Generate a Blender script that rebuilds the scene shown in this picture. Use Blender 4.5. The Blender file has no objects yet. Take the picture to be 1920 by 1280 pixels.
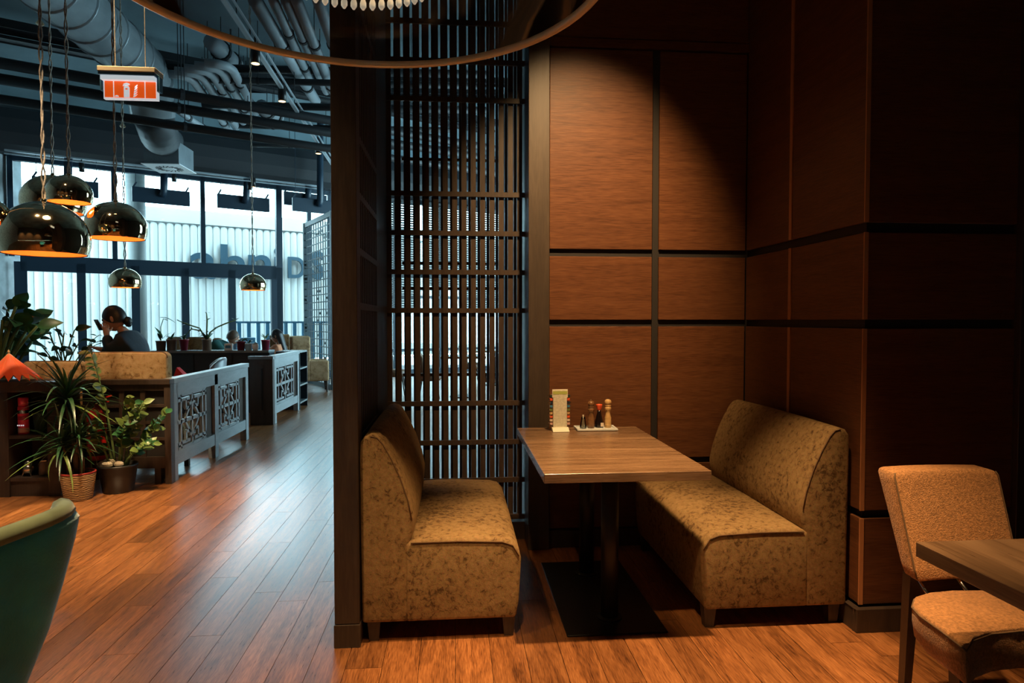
import bpy, bmesh, math, random
from mathutils import Vector, Matrix, Euler
random.seed(7)
D = bpy.data
scn = bpy.context.scene
col = scn.collection
PI = math.pi

# ---------------------------------------------------------------- camera
FPX, YAW, PIT, EYE = 1240.0, 0.0866, 0.0309, 1.373
cam_d = D.cameras.new('camera'); cam_d.sensor_width = 36.0; cam_d.lens = FPX * 36.0 / 1920.0
cam_d.clip_start = 0.05; cam_d.clip_end = 200
cam = D.objects.new('camera', cam_d); col.objects.link(cam)
cam.location = (0, 0, EYE); cam.rotation_euler = (PI / 2 - PIT, 0, -YAW)
scn.camera = cam

# ---------------------------------------------------------------- world and exposure
scn.view_settings.view_transform = 'Standard'
scn.view_settings.look = 'None'
scn.view_settings.gamma = 1.0
scn.view_settings.use_curve_mapping = False
scn.view_settings.exposure = 0.0
w = D.worlds.new('overcast_sky'); scn.world = w; w.use_nodes = True
bg = w.node_tree.nodes['Background']
bg.inputs[0].default_value = (0.55, 0.88, 1.0, 1)
bg.inputs[1].default_value = 15.0
def portal(name, a, b, z0, z1, flip=False):            # marks a window opening for the sky light
    l = D.lights.new(name, 'AREA'); l.shape = 'RECTANGLE'; l.size = math.hypot(b[0] - a[0], b[1] - a[1]); l.size_y = z1 - z0; l.cycles.is_portal = True
    o = D.objects.new(name, l); col.objects.link(o); o.location = ((a[0] + b[0]) / 2, (a[1] + b[1]) / 2, (z0 + z1) / 2)
    n = Vector((b[1] - a[1], -(b[0] - a[0]), 0)).normalized()
    o.rotation_euler = n.to_track_quat('-Z', 'Y').to_euler()
portal('window_portal', (-8.2, 13.6), (1.5, 19.0), 0, 4.5)
portal('added_window_portal', (4.85, 19.5), (4.85, 9.5), .5, 4.5)  # for the unseen side windows added to light the dividers and aisle


def rgb(r, g, b):                     # 0-255 sRGB to linear
    f = lambda c: ((c / 255 + 0.055) / 1.055) ** 2.4 if c > 10 else c / 255 / 12.92
    return (f(r), f(g), f(b), 1)


# ---------------------------------------------------------------- room lamps (ceiling spots of the room)
def spot(name, loc, aim, power, deg, blend=0.6, color=(1.0, 0.62, 0.28), size=0.05):
    l = D.lights.new(name, 'SPOT'); l.energy = power; l.color = color
    l.spot_size = math.radians(deg); l.spot_blend = blend; l.shadow_soft_size = size
    o = D.objects.new(name, l); col.objects.link(o)
    o.location = loc
    o.rotation_euler = (Vector(aim) - Vector(loc)).to_track_quat('-Z', 'Y').to_euler()
    return o


SPOTS = [   # name, location, aim, watts, cone
    ('table_spot', (0.80, 2.20, 3.78), (0.80, 2.62, 0.0), 980, 43, .75),
    ('panel_spot', (0.70, 2.35, 3.80), (0.75, 3.94, 1.80), 740, 48, 1.0),
    ('front_spot', (-0.05, 1.05, 3.80), (0.12, 2.62, 0.2), 460, 38, 1.0),
    ('chair_spot', (1.20, 1.45, 3.80), (1.70, 1.84, 0.5), 420, 24, .8),
    ('aisle_spot', (-2.0, 3.9, 4.6), (-2.45, 4.75, 0.0), 1900, 42, 1.0, (1.0, .70, .36), .35),
    ('plant_spot', (-2.9, 3.9, 4.4), (-2.95, 5.7, 0.75), 560, 36, 1.0, (1.0, .74, .46)),
    ('lounge_spot', (-1.5, 1.5, 4.4), (-1.75, 2.7, 0.0), 620, 64, 1.0),
    ('rear_spot_a', (-3.5, -1.2, 4.6), (-3.6, -3.2, 1.6), 500, 60, 1.0),
    ('rear_spot_b', (-0.8, -1.2, 3.8), (-0.8, -3.2, 1.6), 400, 60, 1.0),
    ('rear_spot_c', (-6.2, -1.2, 4.6), (-6.4, -3.2, 1.6), 500, 60, 1.0),
]
for s in SPOTS:
    spot(*s)

# ---------------------------------------------------------------- measuring helpers: photo pixel + one known coordinate -> point in the room
_cy, _sy, _cp, _sp = math.cos(YAW), math.sin(YAW), math.cos(PIT), math.sin(PIT)
FWD = Vector((_sy * _cp, _cy * _cp, -_sp)); RGT = Vector((_cy, -_sy, 0)); UPV = Vector((_sy * _sp, _cy * _sp, _cp))
EYEV = Vector((0, 0, EYE))
def ray(x, y): return FWD + RGT * ((x - 960) / FPX) - UPV * ((y - 640) / FPX)
def atz(x, y, z=0.0): d = ray(x, y); return EYEV + d * ((z - EYE) / d.z)
def atY(x, y, Y): d = ray(x, y); return EYEV + d * (Y / d.y)
def atX(x, y, X): d = ray(x, y); return EYEV + d * (X / d.x)
def toplane(x, y, p0, n): d = ray(x, y); return EYEV + d * ((Vector(p0) - EYEV).dot(n) / d.dot(n))
def proj(P):
    q = Vector(P) - EYEV; d = q.dot(FWD)
    return (960 + FPX * q.dot(RGT) / d, 640 - FPX * q.dot(UPV) / d, d)


# ---------------------------------------------------------------- mesh helpers
class MB:
    def __init__(s): s.v = []; s.f = []
    def add(s, vs, fs):
        b = len(s.v); s.v += [Vector(v) for v in vs]; s.f += [tuple(i + b for i in f) for f in fs]; return s
    def box(s, x0, x1, y0, y1, z0, z1):
        return s.add([(x0, y0, z0), (x1, y0, z0), (x1, y1, z0), (x0, y1, z0), (x0, y0, z1), (x1, y0, z1), (x1, y1, z1), (x0, y1, z1)],
                     [(0, 3, 2, 1), (4, 5, 6, 7), (0, 1, 5, 4), (1, 2, 6, 5), (2, 3, 7, 6), (3, 0, 4, 7)])
    def bar(s, a, b, w, h, up=(0, 0, 1)):          # box beam from a to b, w across, h along up
        a, b = Vector(a), Vector(b); d = (b - a).normalized(); up = Vector(up)
        if abs(d.dot(up)) > .98: up = Vector((0, 1, 0))
        sx = d.cross(up).normalized(); uz = sx.cross(d)
        vs = []
        for p in (a, b):
            for i, j in ((-1, -1), (1, -1), (1, 1), (-1, 1)): vs.append(p + sx * i * w / 2 + uz * j * h / 2)
        return s.add(vs, [(0, 1, 2, 3), (7, 6, 5, 4), (0, 4, 5, 1), (1, 5, 6, 2), (2, 6, 7, 3), (3, 7, 4, 0)])
    def tube(s, pts, r, n=10, cap=True):
        pts = [Vector(p) for p in pts]; m = len(pts)
        rs = r if isinstance(r, (list, tuple)) else [r] * m
        up = None; vs = []
        for i, p in enumerate(pts):
            d = (pts[min(i + 1, m - 1)] - pts[max(i - 1, 0)]).normalized()
            if up is None:
                up = Vector((0, 0, 1)) if abs(d.z) < .9 else Vector((1, 0, 0))
            sx = d.cross(up).normalized(); up = sx.cross(d).normalized()
            for k in range(n):
                a = 2 * PI * k / n; vs.append(p + (sx * math.cos(a) + up * math.sin(a)) * rs[i])
        fs = []
        for i in range(m - 1):
            for k in range(n):
                k2 = (k + 1) % n; fs.append((i * n + k, i * n + k2, (i + 1) * n + k2, (i + 1) * n + k))
        if cap: fs += [tuple(range(n))[::-1], tuple((m - 1) * n + k for k in range(n))]
        return s.add(vs, fs)
    def lathe(s, prof, c=(0, 0, 0), n=24, cap=True, sx=1, sy=1):
        c = Vector(c); vs = []; m = len(prof)
        for r, z in prof:
            for k in range(n):
                a = 2 * PI * k / n; vs.append(c + Vector((r * math.cos(a) * sx, r * math.sin(a) * sy, z)))
        fs = [(i * n + k, i * n + (k + 1) % n, (i + 1) * n + (k + 1) % n, (i + 1) * n + k) for i in range(m - 1) for k in range(n)]
        if cap: fs += [tuple(range(n))[::-1], tuple((m - 1) * n + k for k in range(n))]
        return s.add(vs, fs)
    def extrude(s, poly, vec):                     # closed polygon of 3D points along vec
        n = len(poly); vec = Vector(vec); a = [Vector(p) for p in poly]
        return s.add(a + [p + vec for p in a], [tuple(range(n))[::-1], tuple(range(n, 2 * n))] + [(i, (i + 1) % n, n + (i + 1) % n, n + i) for i in range(n)])
    def loft(s, rings, closed=True, cap=True):
        n = len(rings[0]); vs = [p for r in rings for p in r]; fs = []
        for i in range(len(rings) - 1):
            for k in range(n if closed else n - 1):
                k2 = (k + 1) % n; fs.append((i * n + k, i * n + k2, (i + 1) * n + k2, (i + 1) * n + k))
        if cap and closed: fs += [tuple(range(n))[::-1], tuple((len(rings) - 1) * n + k for k in range(n))]
        return s.add(vs, fs)
    def ball(s, c, r, n=12, m=8, sc=(1, 1, 1)):
        c = Vector(c); vs = []; fs = []
        for i in range(m + 1):
            t = PI * i / m
            for k in range(n):
                a = 2 * PI * k / n
                vs.append(c + Vector((r * math.sin(t) * math.cos(a) * sc[0], r * math.sin(t) * math.sin(a) * sc[1], r * math.cos(t) * sc[2])))
        for i in range(m):
            for k in range(n): fs.append((i * n + k, (i + 1) * n + k, (i + 1) * n + (k + 1) % n, i * n + (k + 1) % n))
        return s.add(vs, fs)
    def build(s, name, mat, parent=None, smooth=False, bevel=0, seg=2, world=True, sub=0, solid=0):
        off = wloc(parent) if (parent is not None and world) else Vector((0, 0, 0))
        me = D.meshes.new(name); me.from_pydata([v - off for v in s.v], [], s.f); me.update()
        fix(me)
        if mat is not None: me.materials.append(mat)
        if smooth: me.shade_smooth()
        return place(name, me, parent, bevel, seg, sub, solid)


def fix(me):
    b = bmesh.new(); b.from_mesh(me)
    bmesh.ops.remove_doubles(b, verts=b.verts, dist=1e-5)
    bmesh.ops.recalc_face_normals(b, faces=b.faces); b.to_mesh(me); b.free()


def place(name, me, parent=None, bevel=0, seg=2, sub=0, solid=0):
    o = D.objects.new(name, me); col.objects.link(o)
    if parent is not None: o.parent = parent
    if solid:
        m = o.modifiers.new('thickness', 'SOLIDIFY'); m.thickness = solid; m.offset = 0
    if bevel:
        m = o.modifiers.new('bevel', 'BEVEL'); m.width = bevel; m.segments = seg; m.limit_method = 'ANGLE'; m.angle_limit = math.radians(40)
    if sub:
        m = o.modifiers.new('subdivision', 'SUBSURF'); m.levels = sub; m.render_levels = sub
    return o


def wloc(o):
    v = Vector((0, 0, 0))
    while o is not None: v += o.location; o = o.parent
    return v


def tag(o, label, cat, group=None):
    o['label'] = label; o['category'] = cat
    if group: o['group'] = group
    return o


def thing(name, label, cat, loc=(0, 0, 0), group=None):
    o = D.objects.new(name, None); col.objects.link(o); o.location = loc; o.empty_display_size = .1
    return tag(o, label, cat, group)


def struct(o): o['kind'] = 'structure'; return o


def sroot(name, loc=(0, 0, 0)):
    o = D.objects.new(name, None); col.objects.link(o); o.location = loc; o.empty_display_size = .1
    return struct(o)


def copy_tree(o, parent=None):
    c = o.copy(); col.objects.link(c)
    if parent is not None: c.parent = parent
    for ch in o.children: copy_tree(ch, c)
    return c


# ---------------------------------------------------------------- materials
def new_mat(name):
    m = D.materials.new(name); m.use_nodes = True
    nt = m.node_tree; return m, nt, nt.nodes['Principled BSDF']


def nd(nt, t, **k):
    n = nt.nodes.new(t)
    for a, v in k.items(): setattr(n, a, v)
    return n


def ramp(nt, stops):
    r = nd(nt, 'ShaderNodeValToRGB'); e = r.color_ramp.elements
    e[0].position, e[0].color = stops[0][0], stops[0][1]
    e[1].position, e[1].color = stops[-1][0], stops[-1][1]
    for p, c in stops[1:-1]: x = e.new(p); x.color = c
    return r


def plain(name, c, rough=.5, metal=0, spec=.5, noise=0, nscale=8, bump=0, bscale=60, coat=0, sheen=0, emit=0, ecol=None):
    m, nt, p = new_mat(name)
    c = c if len(c) == 4 else (*c, 1)
    p.inputs['Base Color'].default_value = c; p.inputs['Roughness'].default_value = rough
    p.inputs['Metallic'].default_value = metal; p.inputs['Specular IOR Level'].default_value = spec
    p.inputs['Coat Weight'].default_value = coat
    if sheen: p.inputs['Sheen Weight'].default_value = sheen; p.inputs['Sheen Roughness'].default_value = .4
    if emit: p.inputs['Emission Color'].default_value = ecol or c; p.inputs['Emission Strength'].default_value = emit
    tc = nd(nt, 'ShaderNodeTexCoord')
    if noise:
        n = nd(nt, 'ShaderNodeTexNoise'); n.inputs['Scale'].default_value = nscale; n.inputs['Detail'].default_value = 5
        nt.links.new(tc.outputs['Object'], n.inputs['Vector'])
        lo = tuple(x * (1 - noise) for x in c[:3]) + (1,); hi = tuple(min(1, x * (1 + noise)) for x in c[:3]) + (1,)
        r = ramp(nt, [(.3, lo), (.7, hi)]); nt.links.new(n.outputs['Fac'], r.inputs['Fac'])
        nt.links.new(r.outputs['Color'], p.inputs['Base Color'])
    if bump:
        n2 = nd(nt, 'ShaderNodeTexNoise'); n2.inputs['Scale'].default_value = bscale; n2.inputs['Detail'].default_value = 3
        nt.links.new(tc.outputs['Object'], n2.inputs['Vector'])
        b = nd(nt, 'ShaderNodeBump'); b.inputs['Strength'].default_value = bump; b.inputs['Distance'].default_value = .01
        nt.links.new(n2.outputs['Fac'], b.inputs['Height']); nt.links.new(b.outputs['Normal'], p.inputs['Normal'])
    return m


def wood(name, c0, c1, c2, stretch, scale=3.0, rough=.45, fine=.3, spec=.5, per_piece=0, bump=.08, coat=0, offset=True):
    """stretch: multiplier of each axis; a small value lays the grain along that axis"""
    m, nt, p = new_mat(name)
    geo = nd(nt, 'ShaderNodeNewGeometry'); oi = nd(nt, 'ShaderNodeObjectInfo')
    rnd = nd(nt, 'ShaderNodeMath', operation='ADD'); nt.links.new(oi.outputs['Random'], rnd.inputs[0]); nt.links.new(geo.outputs['Random Per Island'], rnd.inputs[1])
    fr = nd(nt, 'ShaderNodeMath', operation='FRACT'); nt.links.new(rnd.outputs[0], fr.inputs[0])
    mp = nd(nt, 'ShaderNodeMapping'); mp.inputs['Scale'].default_value = stretch
    sc = nd(nt, 'ShaderNodeVectorMath', operation='SCALE'); sc.inputs[0].default_value = (31.7, 17.3, 23.1)
    nt.links.new(fr.outputs[0], sc.inputs['Scale'])
    ad = nd(nt, 'ShaderNodeVectorMath', operation='ADD')
    nt.links.new(geo.outputs['Position'], mp.inputs['Vector'])
    nt.links.new(mp.outputs['Vector'], ad.inputs[0])
    if offset: nt.links.new(sc.outputs['Vector'], ad.inputs[1])
    n1 = nd(nt, 'ShaderNodeTexNoise'); n1.inputs['Scale'].default_value = scale; n1.inputs['Detail'].default_value = 6; n1.inputs['Roughness'].default_value = .62; n1.inputs['Distortion'].default_value = .8
    n2 = nd(nt, 'ShaderNodeTexNoise'); n2.inputs['Scale'].default_value = scale * 9; n2.inputs['Detail'].default_value = 4
    for n in (n1, n2): nt.links.new(ad.outputs['Vector'], n.inputs['Vector'])
    mx = nd(nt, 'ShaderNodeMix'); mx.inputs['Factor'].default_value = fine
    nt.links.new(n1.outputs['Fac'], mx.inputs['A']); nt.links.new(n2.outputs['Fac'], mx.inputs['B'])
    r = ramp(nt, [(.34, (*c0, 1)), (.5, (*c1, 1)), (.66, (*c2, 1))]); nt.links.new(mx.outputs['Result'], r.inputs['Fac'])
    hs = nd(nt, 'ShaderNodeHueSaturation'); nt.links.new(r.outputs['Color'], hs.inputs['Color'])
    if per_piece:
        mr = nd(nt, 'ShaderNodeMapRange'); mr.inputs['To Min'].default_value = 1 - per_piece; mr.inputs['To Max'].default_value = 1 + per_piece
        nt.links.new(fr.outputs[0], mr.inputs['Value']); nt.links.new(mr.outputs['Result'], hs.inputs['Value'])
    nt.links.new(hs.outputs['Color'], p.inputs['Base Color'])
    rr = nd(nt, 'ShaderNodeMapRange'); rr.inputs['To Min'].default_value = rough - .07; rr.inputs['To Max'].default_value = rough + .08
    nt.links.new(n2.outputs['Fac'], rr.inputs['Value']); nt.links.new(rr.outputs['Result'], p.inputs['Roughness'])
    p.inputs['Specular IOR Level'].default_value = spec; p.inputs['Coat Weight'].default_value = coat; p.inputs['Coat Roughness'].default_value = .3
    b = nd(nt, 'ShaderNodeBump'); b.inputs['Strength'].default_value = bump; b.inputs['Distance'].default_value = .004
    nt.links.new(mx.outputs['Result'], b.inputs['Height']); nt.links.new(b.outputs['Normal'], p.inputs['Normal'])
    return m


def velvet(name, c0, c1, c2, scale=42):
    m, nt, p = new_mat(name)
    tc = nd(nt, 'ShaderNodeTexCoord')
    n1 = nd(nt, 'ShaderNodeTexNoise'); n1.inputs['Scale'].default_value = scale; n1.inputs['Detail'].default_value = 8; n1.inputs['Roughness'].default_value = .68; n1.inputs['Distortion'].default_value = .6
    n3 = nd(nt, 'ShaderNodeTexNoise'); n3.inputs['Scale'].default_value = 3; n3.inputs['Detail'].default_value = 2
    n2 = nd(nt, 'ShaderNodeTexNoise'); n2.inputs['Scale'].default_value = 260; n2.inputs['Detail'].default_value = 2
    for n in (n1, n2, n3): nt.links.new(tc.outputs['Object'], n.inputs['Vector'])
    md = nd(nt, 'ShaderNodeMath', operation='MULTIPLY_ADD'); md.inputs[1].default_value = .35; nt.links.new(n3.outputs['Fac'], md.inputs[0]); nt.links.new(n1.outputs['Fac'], md.inputs[2])
    r = ramp(nt, [(.53, (*c0, 1)), (.63, (*c1, 1)), (.80, (*c2, 1))]); nt.links.new(md.outputs[0], r.inputs['Fac'])
    mx = nd(nt, 'ShaderNodeMix', data_type='RGBA', blend_type='OVERLAY'); mx.inputs['Factor'].default_value = .35
    nt.links.new(r.outputs['Color'], mx.inputs['A']); nt.links.new(n2.outputs['Color'], mx.inputs['B'])
    nt.links.new(mx.outputs['Result'], p.inputs['Base Color'])
    p.inputs['Roughness'].default_value = .8; p.inputs['Specular IOR Level'].default_value = .2
    p.inputs['Sheen Weight'].default_value = .35; p.inputs['Sheen Roughness'].default_value = .35; p.inputs['Sheen Tint'].default_value = (*c2, 1)
    b = nd(nt, 'ShaderNodeBump'); b.inputs['Strength'].default_value = .25; b.inputs['Distance'].default_value = .004
    nt.links.new(n2.outputs['Fac'], b.inputs['Height']); nt.links.new(b.outputs['Normal'], p.inputs['Normal'])
    return m


def clear(name, tint=(1, 1, 1), gloss=.08, rough=.02):        # thin clear sheet: passes light, reflects a little
    m, nt, p = new_mat(name); nt.nodes.remove(p)
    t = nd(nt, 'ShaderNodeBsdfTransparent'); t.inputs[0].default_value = (*tint, 1)
    g = nd(nt, 'ShaderNodeBsdfGlossy'); g.inputs['Roughness'].default_value = rough
    fr = nd(nt, 'ShaderNodeFresnel'); fr.inputs['IOR'].default_value = 1.45
    a = nd(nt, 'ShaderNodeMath', operation='MULTIPLY'); a.inputs[1].default_value = gloss / .04; nt.links.new(fr.outputs[0], a.inputs[0]); a.use_clamp = True
    mx = nd(nt, 'ShaderNodeMixShader'); nt.links.new(a.outputs[0], mx.inputs[0]); nt.links.new(t.outputs[0], mx.inputs[1]); nt.links.new(g.outputs[0], mx.inputs[2])
    nt.links.new(mx.outputs[0], nt.nodes['Material Output'].inputs[0])
    return m


M = {}
M['plank'] = wood('floor_wood', (.075, .025, .009), (.26, .096, .030), (.46, .19, .066), (9, .7, 1), 2.8, rough=.30, fine=.46, per_piece=.22, bump=.10, spec=.8, coat=.5)
M['sub'] = plain('joint_dark', (.02, .012, .008), .8)
M['panel'] = wood('wall_veneer', (.070, .025, .010), (.115, .043, .017), (.155, .061, .024), (.5, .5, 7), 3.2, rough=.42, fine=.55, per_piece=.07, bump=.12, spec=.35)
M['joint'] = plain('recess_black', (.012, .009, .008), .7)
M['edge'] = wood('veneer_edge_lit', (.36, .15, .06), (.44, .19, .08), (.52, .23, .10), (4, 4, .4), 3, rough=.4, bump=.05)  # veneer made paler on the edges; their lamplit glow is put into the colour
M['darkwood'] = wood('dark_stained_wood', (.030, .019, .014), (.044, .028, .020), (.062, .040, .028), (5, 5, .5), 3, rough=.42, fine=.4, bump=.06)
M['jamb'] = wood('jamb_wood', (.034, .023, .016), (.046, .031, .021), (.060, .041, .028), (5, 5, .5), 2.5, rough=.45, fine=.4, bump=.06)
M['divider'] = wood('divider_wood_daylit', (.25, .27, .285), (.30, .325, .34), (.35, .38, .395), (4, 1, 4), 3, rough=.33, fine=.3, bump=.04, spec=.6)  # dark wood coloured pale blue-grey; daylight glare is put into the colour
M['laminate'] = wood('table_laminate', (.105, .058, .030), (.20, .115, .062), (.30, .18, .10), (.35, 9, 9), 3.0, rough=.27, fine=.3, bump=.03, spec=.5, offset=False)
M['laminate_y'] = wood('table_laminate_long', (.105, .058, .030), (.20, .115, .062), (.30, .18, .10), (9, .35, 9), 3.0, rough=.3, fine=.3, bump=.03, spec=.5, offset=False)
M['velvet'] = velvet('olive_velvet', (.08, .042, .016), (.215, .130, .054), (.285, .18, .08))
M['sofa'] = velvet('tan_velvet', (.16, .085, .03), (.36, .22, .09), (.44, .29, .14), 20)
M['tweed'] = plain('tan_tweed', (.40, .19, .075), .85, noise=.35, nscale=120, bump=.5, bscale=240, sheen=.2, spec=.2)
M['piping'] = plain('dark_piping', (.13, .07, .03), .8)
M['teal'] = plain('teal_velvet', (.04, .55, .80), .75, noise=.3, nscale=6, bump=.1, bscale=150, sheen=1, spec=.2)
M['teal_rim'] = plain('teal_velvet_rim', (.30, .40, .26), .75, noise=.2, nscale=10, sheen=.6, spec=.2)
M['black_metal'] = plain('black_metal', (.014, .013, .013), .38, metal=.3)
M['steel'] = plain('chrome_steel', (.6, .6, .6), .2, metal=1)
M['copper'] = plain('mirror_bronze', (.80, .60, .36), .05, metal=1)
M['copper_in'] = plain('copper_inside', (.85, .33, .08), .5, metal=.2)
M['cord'] = plain('twisted_cord', (.30, .25, .20), .7, noise=.4, nscale=60)
M['bulb'] = plain('warm_bulb', (1, .75, .4), .4, emit=4, ecol=(1, .62, .25, 1))
M['ceil'] = plain('painted_slab', (.17, .25, .285), .8, noise=.3, nscale=.7)
M['plaster'] = plain('grey_plaster', (.42, .46, .48), .85, noise=.35, nscale=3, bump=.2, bscale=15)
M['drywall'] = plain('brown_wall', (.10, .075, .06), .85, noise=.2, nscale=2)
M['duct'] = plain('duct_metal', (.20, .23, .25), .42, metal=.35, noise=.15, nscale=4)
M['flex'] = plain('flex_duct', (.05, .055, .06), .5, metal=.3)
M['pipe'] = plain('grey_pipe', (.27, .31, .34), .5, noise=.15, nscale=3)
M['tray'] = plain('black_tray', (.018, .02, .024), .55)
M['rail'] = plain('aluminium_rail', (.45, .50, .54), .35, metal=.6)
M['frame'] = plain('window_frame_blue', (.012, .030, .052), .45)
M['pane'] = clear('window_pane', (.96, .99, 1), .04)
M['flute'] = plain('pale_cladding', (.26, .25, .235), .6, noise=.04, nscale=1)
M['outwall'] = plain('pale_render', (.25, .25, .24), .7, noise=.05, nscale=1)
M['asphalt'] = plain('paving', (.42, .43, .43), .9, noise=.15, nscale=2)
M['letter'] = plain('sign_letters', (.010, .028, .042), .4)
M['railing'] = plain('blue_railing', (.02, .12, .20), .5)
M['iron'] = plain('wrought_iron', (.03, .05, .06), .5)
M['white'] = plain('white_plastic', (.75, .77, .78), .5)
M['signbox'] = plain('sign_housing', (.55, .45, .32), .5)
M['orange'] = plain('orange_sign_face', (.85, .10, .012), .5, emit=.55, ecol=(1, .12, .01, 1))
M['signlit'] = plain('sign_white', (.9, .93, .95), .5, emit=.5, ecol=(.85, .95, 1, 1))
M['signblue'] = plain('sign_frame_blue', (.05, .17, .30), .4)
M['leafd'] = plain('dark_leaf', (.018, .060, .024), .38, noise=.45, nscale=9)
M['leafg'] = plain('green_leaf', (.035, .13, .045), .36, noise=.45, nscale=9)
M['leafy'] = plain('light_leaf', (.15, .22, .055), .38, noise=.5, nscale=12)
M['stem'] = plain('green_stem', (.09, .14, .04), .6, noise=.3)
M['trunk'] = plain('brown_trunk', (.14, .085, .05), .9, noise=.4, nscale=25, bump=.4, bscale=50)
M['soil'] = plain('soil', (.03, .02, .014), .95, noise=.4, nscale=30)
M['stone'] = plain('pale_stone', (.48, .40, .31), .8, noise=.3, nscale=14)
M['redrim'] = plain('red_liner', (.28, .025, .02), .5)
M['blackpot'] = plain('black_plastic_pot', (.018, .016, .015), .45)
M['redpot'] = plain('dark_red_pot', (.22, .015, .035), .35)
M['brownpot'] = plain('brown_pot', (.19, .115, .075), .6, noise=.2)
M['whitepot'] = plain('white_ceramic', (.72, .77, .78), .3)
M['greenpot'] = plain('dark_green_pot', (.015, .045, .035), .4)
M['red'] = plain('extinguisher_red', (.55, .018, .015), .3, coat=.4)
M['labelw'] = plain('label_print', (.72, .60, .50), .6)
M['pink'] = plain('pink_can', (.70, .045, .11), .35)
M['pinklt'] = plain('pale_can_band', (.72, .42, .36), .4)
M['paper'] = plain('cream_paper', (.80, .76, .62), .7)
M['greenprint'] = plain('green_print', (.45, .50, .12), .7)
M['parasol'] = plain('orange_paper', (.88, .13, .03), .6, noise=.1)
M['glassclear'] = clear('clear_glass', (.93, .95, .93), .08)
M['smoke'] = clear('smoked_acrylic', (.60, .60, .60), .14, .04)
M['rim'] = plain('pendant_rim', (.88, .68, .42), .3, metal=.25)
M['crystal'] = plain('crystal', (.9, .88, .8), .05, metal=.4, emit=.25, ecol=(1, .85, .6, 1))
M['soy'] = plain('soy_sauce', (.010, .006, .006), .12)
M['redcap'] = plain('red_cap', (.75, .10, .03), .4)
M['milldark'] = wood('mill_walnut', (.12, .055, .022), (.20, .095, .04), (.28, .14, .06), (6, 6, .6), 12, rough=.3)
M['milllight'] = wood('mill_beech', (.50, .30, .12), (.60, .38, .16), (.70, .46, .21), (6, 6, .6), 12, rough=.35)
M['skin'] = plain('skin', (.46, .25, .17), .55, spec=.3)
M['hair'] = plain('dark_hair', (.014, .010, .010), .45, noise=.3, nscale=40)
M['hairb'] = plain('brown_hair', (.09, .05, .03), .5, noise=.3, nscale=40)
M['jacket'] = plain('navy_jacket', (.012, .022, .035), .75, noise=.3, nscale=8, bump=.2, bscale=20)
M['greenshirt'] = plain('dark_green_sweater', (.015, .075, .07), .85, noise=.3, nscale=8)
M['orangetop'] = plain('orange_top', (.52, .20, .10), .85, noise=.3, nscale=12)
M['trouser'] = plain('dark_trousers', (.02, .022, .03), .85)
M['leather'] = plain('grey_leather', (.24, .25, .27), .35, noise=.15)
M['leatherb'] = plain('brown_leather', (.17, .09, .05), .45, noise=.2)
M['brownchair'] = velvet('brown_velvet', (.14, .07, .028), (.25, .14, .06), (.32, .19, .09), 12)
M['wingchair'] = velvet('tan_wing_velvet', (.24, .14, .07), (.40, .25, .13), (.5, .33, .19), 12)
M['rednapkin'] = plain('red_napkin', (.65, .03, .035), .8)
M['phone'] = plain('black_phone', (.012, .014, .018), .25)
M['silver'] = plain('polished_silver', (.65, .60, .53), .22, metal=1)
M['bluebin'] = plain('blue_plastic', (.05, .22, .38), .5)
M['darkcounter'] = plain('counter_dark', (.020, .028, .036), .4)
M['countertop'] = plain('counter_top', (.16, .19, .20), .22, spec=.7)


def weave(name, c0, c1):
    m, nt, p = new_mat(name); tc = nd(nt, 'ShaderNodeTexCoord')
    wv = nd(nt, 'ShaderNodeTexWave', wave_type='BANDS', bands_direction='Z'); wv.inputs['Scale'].default_value = 22; wv.inputs['Distortion'].default_value = 6; wv.inputs['Detail'].default_value = 2
    nt.links.new(tc.outputs['Object'], wv.inputs['Vector'])
    r = ramp(nt, [(.1, (*c0, 1)), (.8, (*c1, 1))]); nt.links.new(wv.outputs['Fac'], r.inputs['Fac']); nt.links.new(r.outputs['Color'], p.inputs['Base Color'])
    b = nd(nt, 'ShaderNodeBump'); b.inputs['Strength'].default_value = .5; b.inputs['Distance'].default_value = .006
    nt.links.new(wv.outputs['Fac'], b.inputs['Height']); nt.links.new(b.outputs['Normal'], p.inputs['Normal']); p.inputs['Roughness'].default_value = .8
    return m
M['basket'] = weave('woven_basket', (.10, .055, .022), (.50, .33, .15))


def print_lines(name):                              # small illegible printed rows on a menu card
    m, nt, p = new_mat(name); tc = nd(nt, 'ShaderNodeTexCoord')
    wv = nd(nt, 'ShaderNodeTexWave', wave_type='BANDS', bands_direction='Z'); wv.inputs['Scale'].default_value = 42
    n = nd(nt, 'ShaderNodeTexNoise'); n.inputs['Scale'].default_value = 70
    nt.links.new(tc.outputs['Object'], wv.inputs['Vector']); nt.links.new(tc.outputs['Object'], n.inputs['Vector'])
    mu = nd(nt, 'ShaderNodeMath', operation='MULTIPLY'); nt.links.new(wv.outputs['Fac'], mu.inputs[0]); nt.links.new(n.outputs['Fac'], mu.inputs[1])
    r = ramp(nt, [(.35, (.74, .70, .56, 1)), (.55, (.42, .40, .30, 1))]); nt.links.new(mu.outputs[0], r.inputs['Fac'])
    nt.links.new(r.outputs['Color'], p.inputs['Base Color']); p.inputs['Roughness'].default_value = .7
    return m
M['menu'] = print_lines('menu_print')

# ================================================================ THE SETTING
W0 = Vector((-8.27, 13.33, 0)); WU = Vector((.871, .4906, 0)).normalized(); WN = Vector((-WU.y, WU.x, 0))     # window line, its direction, outward normal
def wt(px, off=0.0):                                   # distance along the window line under a pixel column
    p0 = W0 + WN * off; q = toplane(px, 560, p0, WN); return (q - p0).dot(WU)
def wp(t, z, off=0.0): return W0 + WU * t + WN * off + Vector((0, 0, z))

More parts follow.
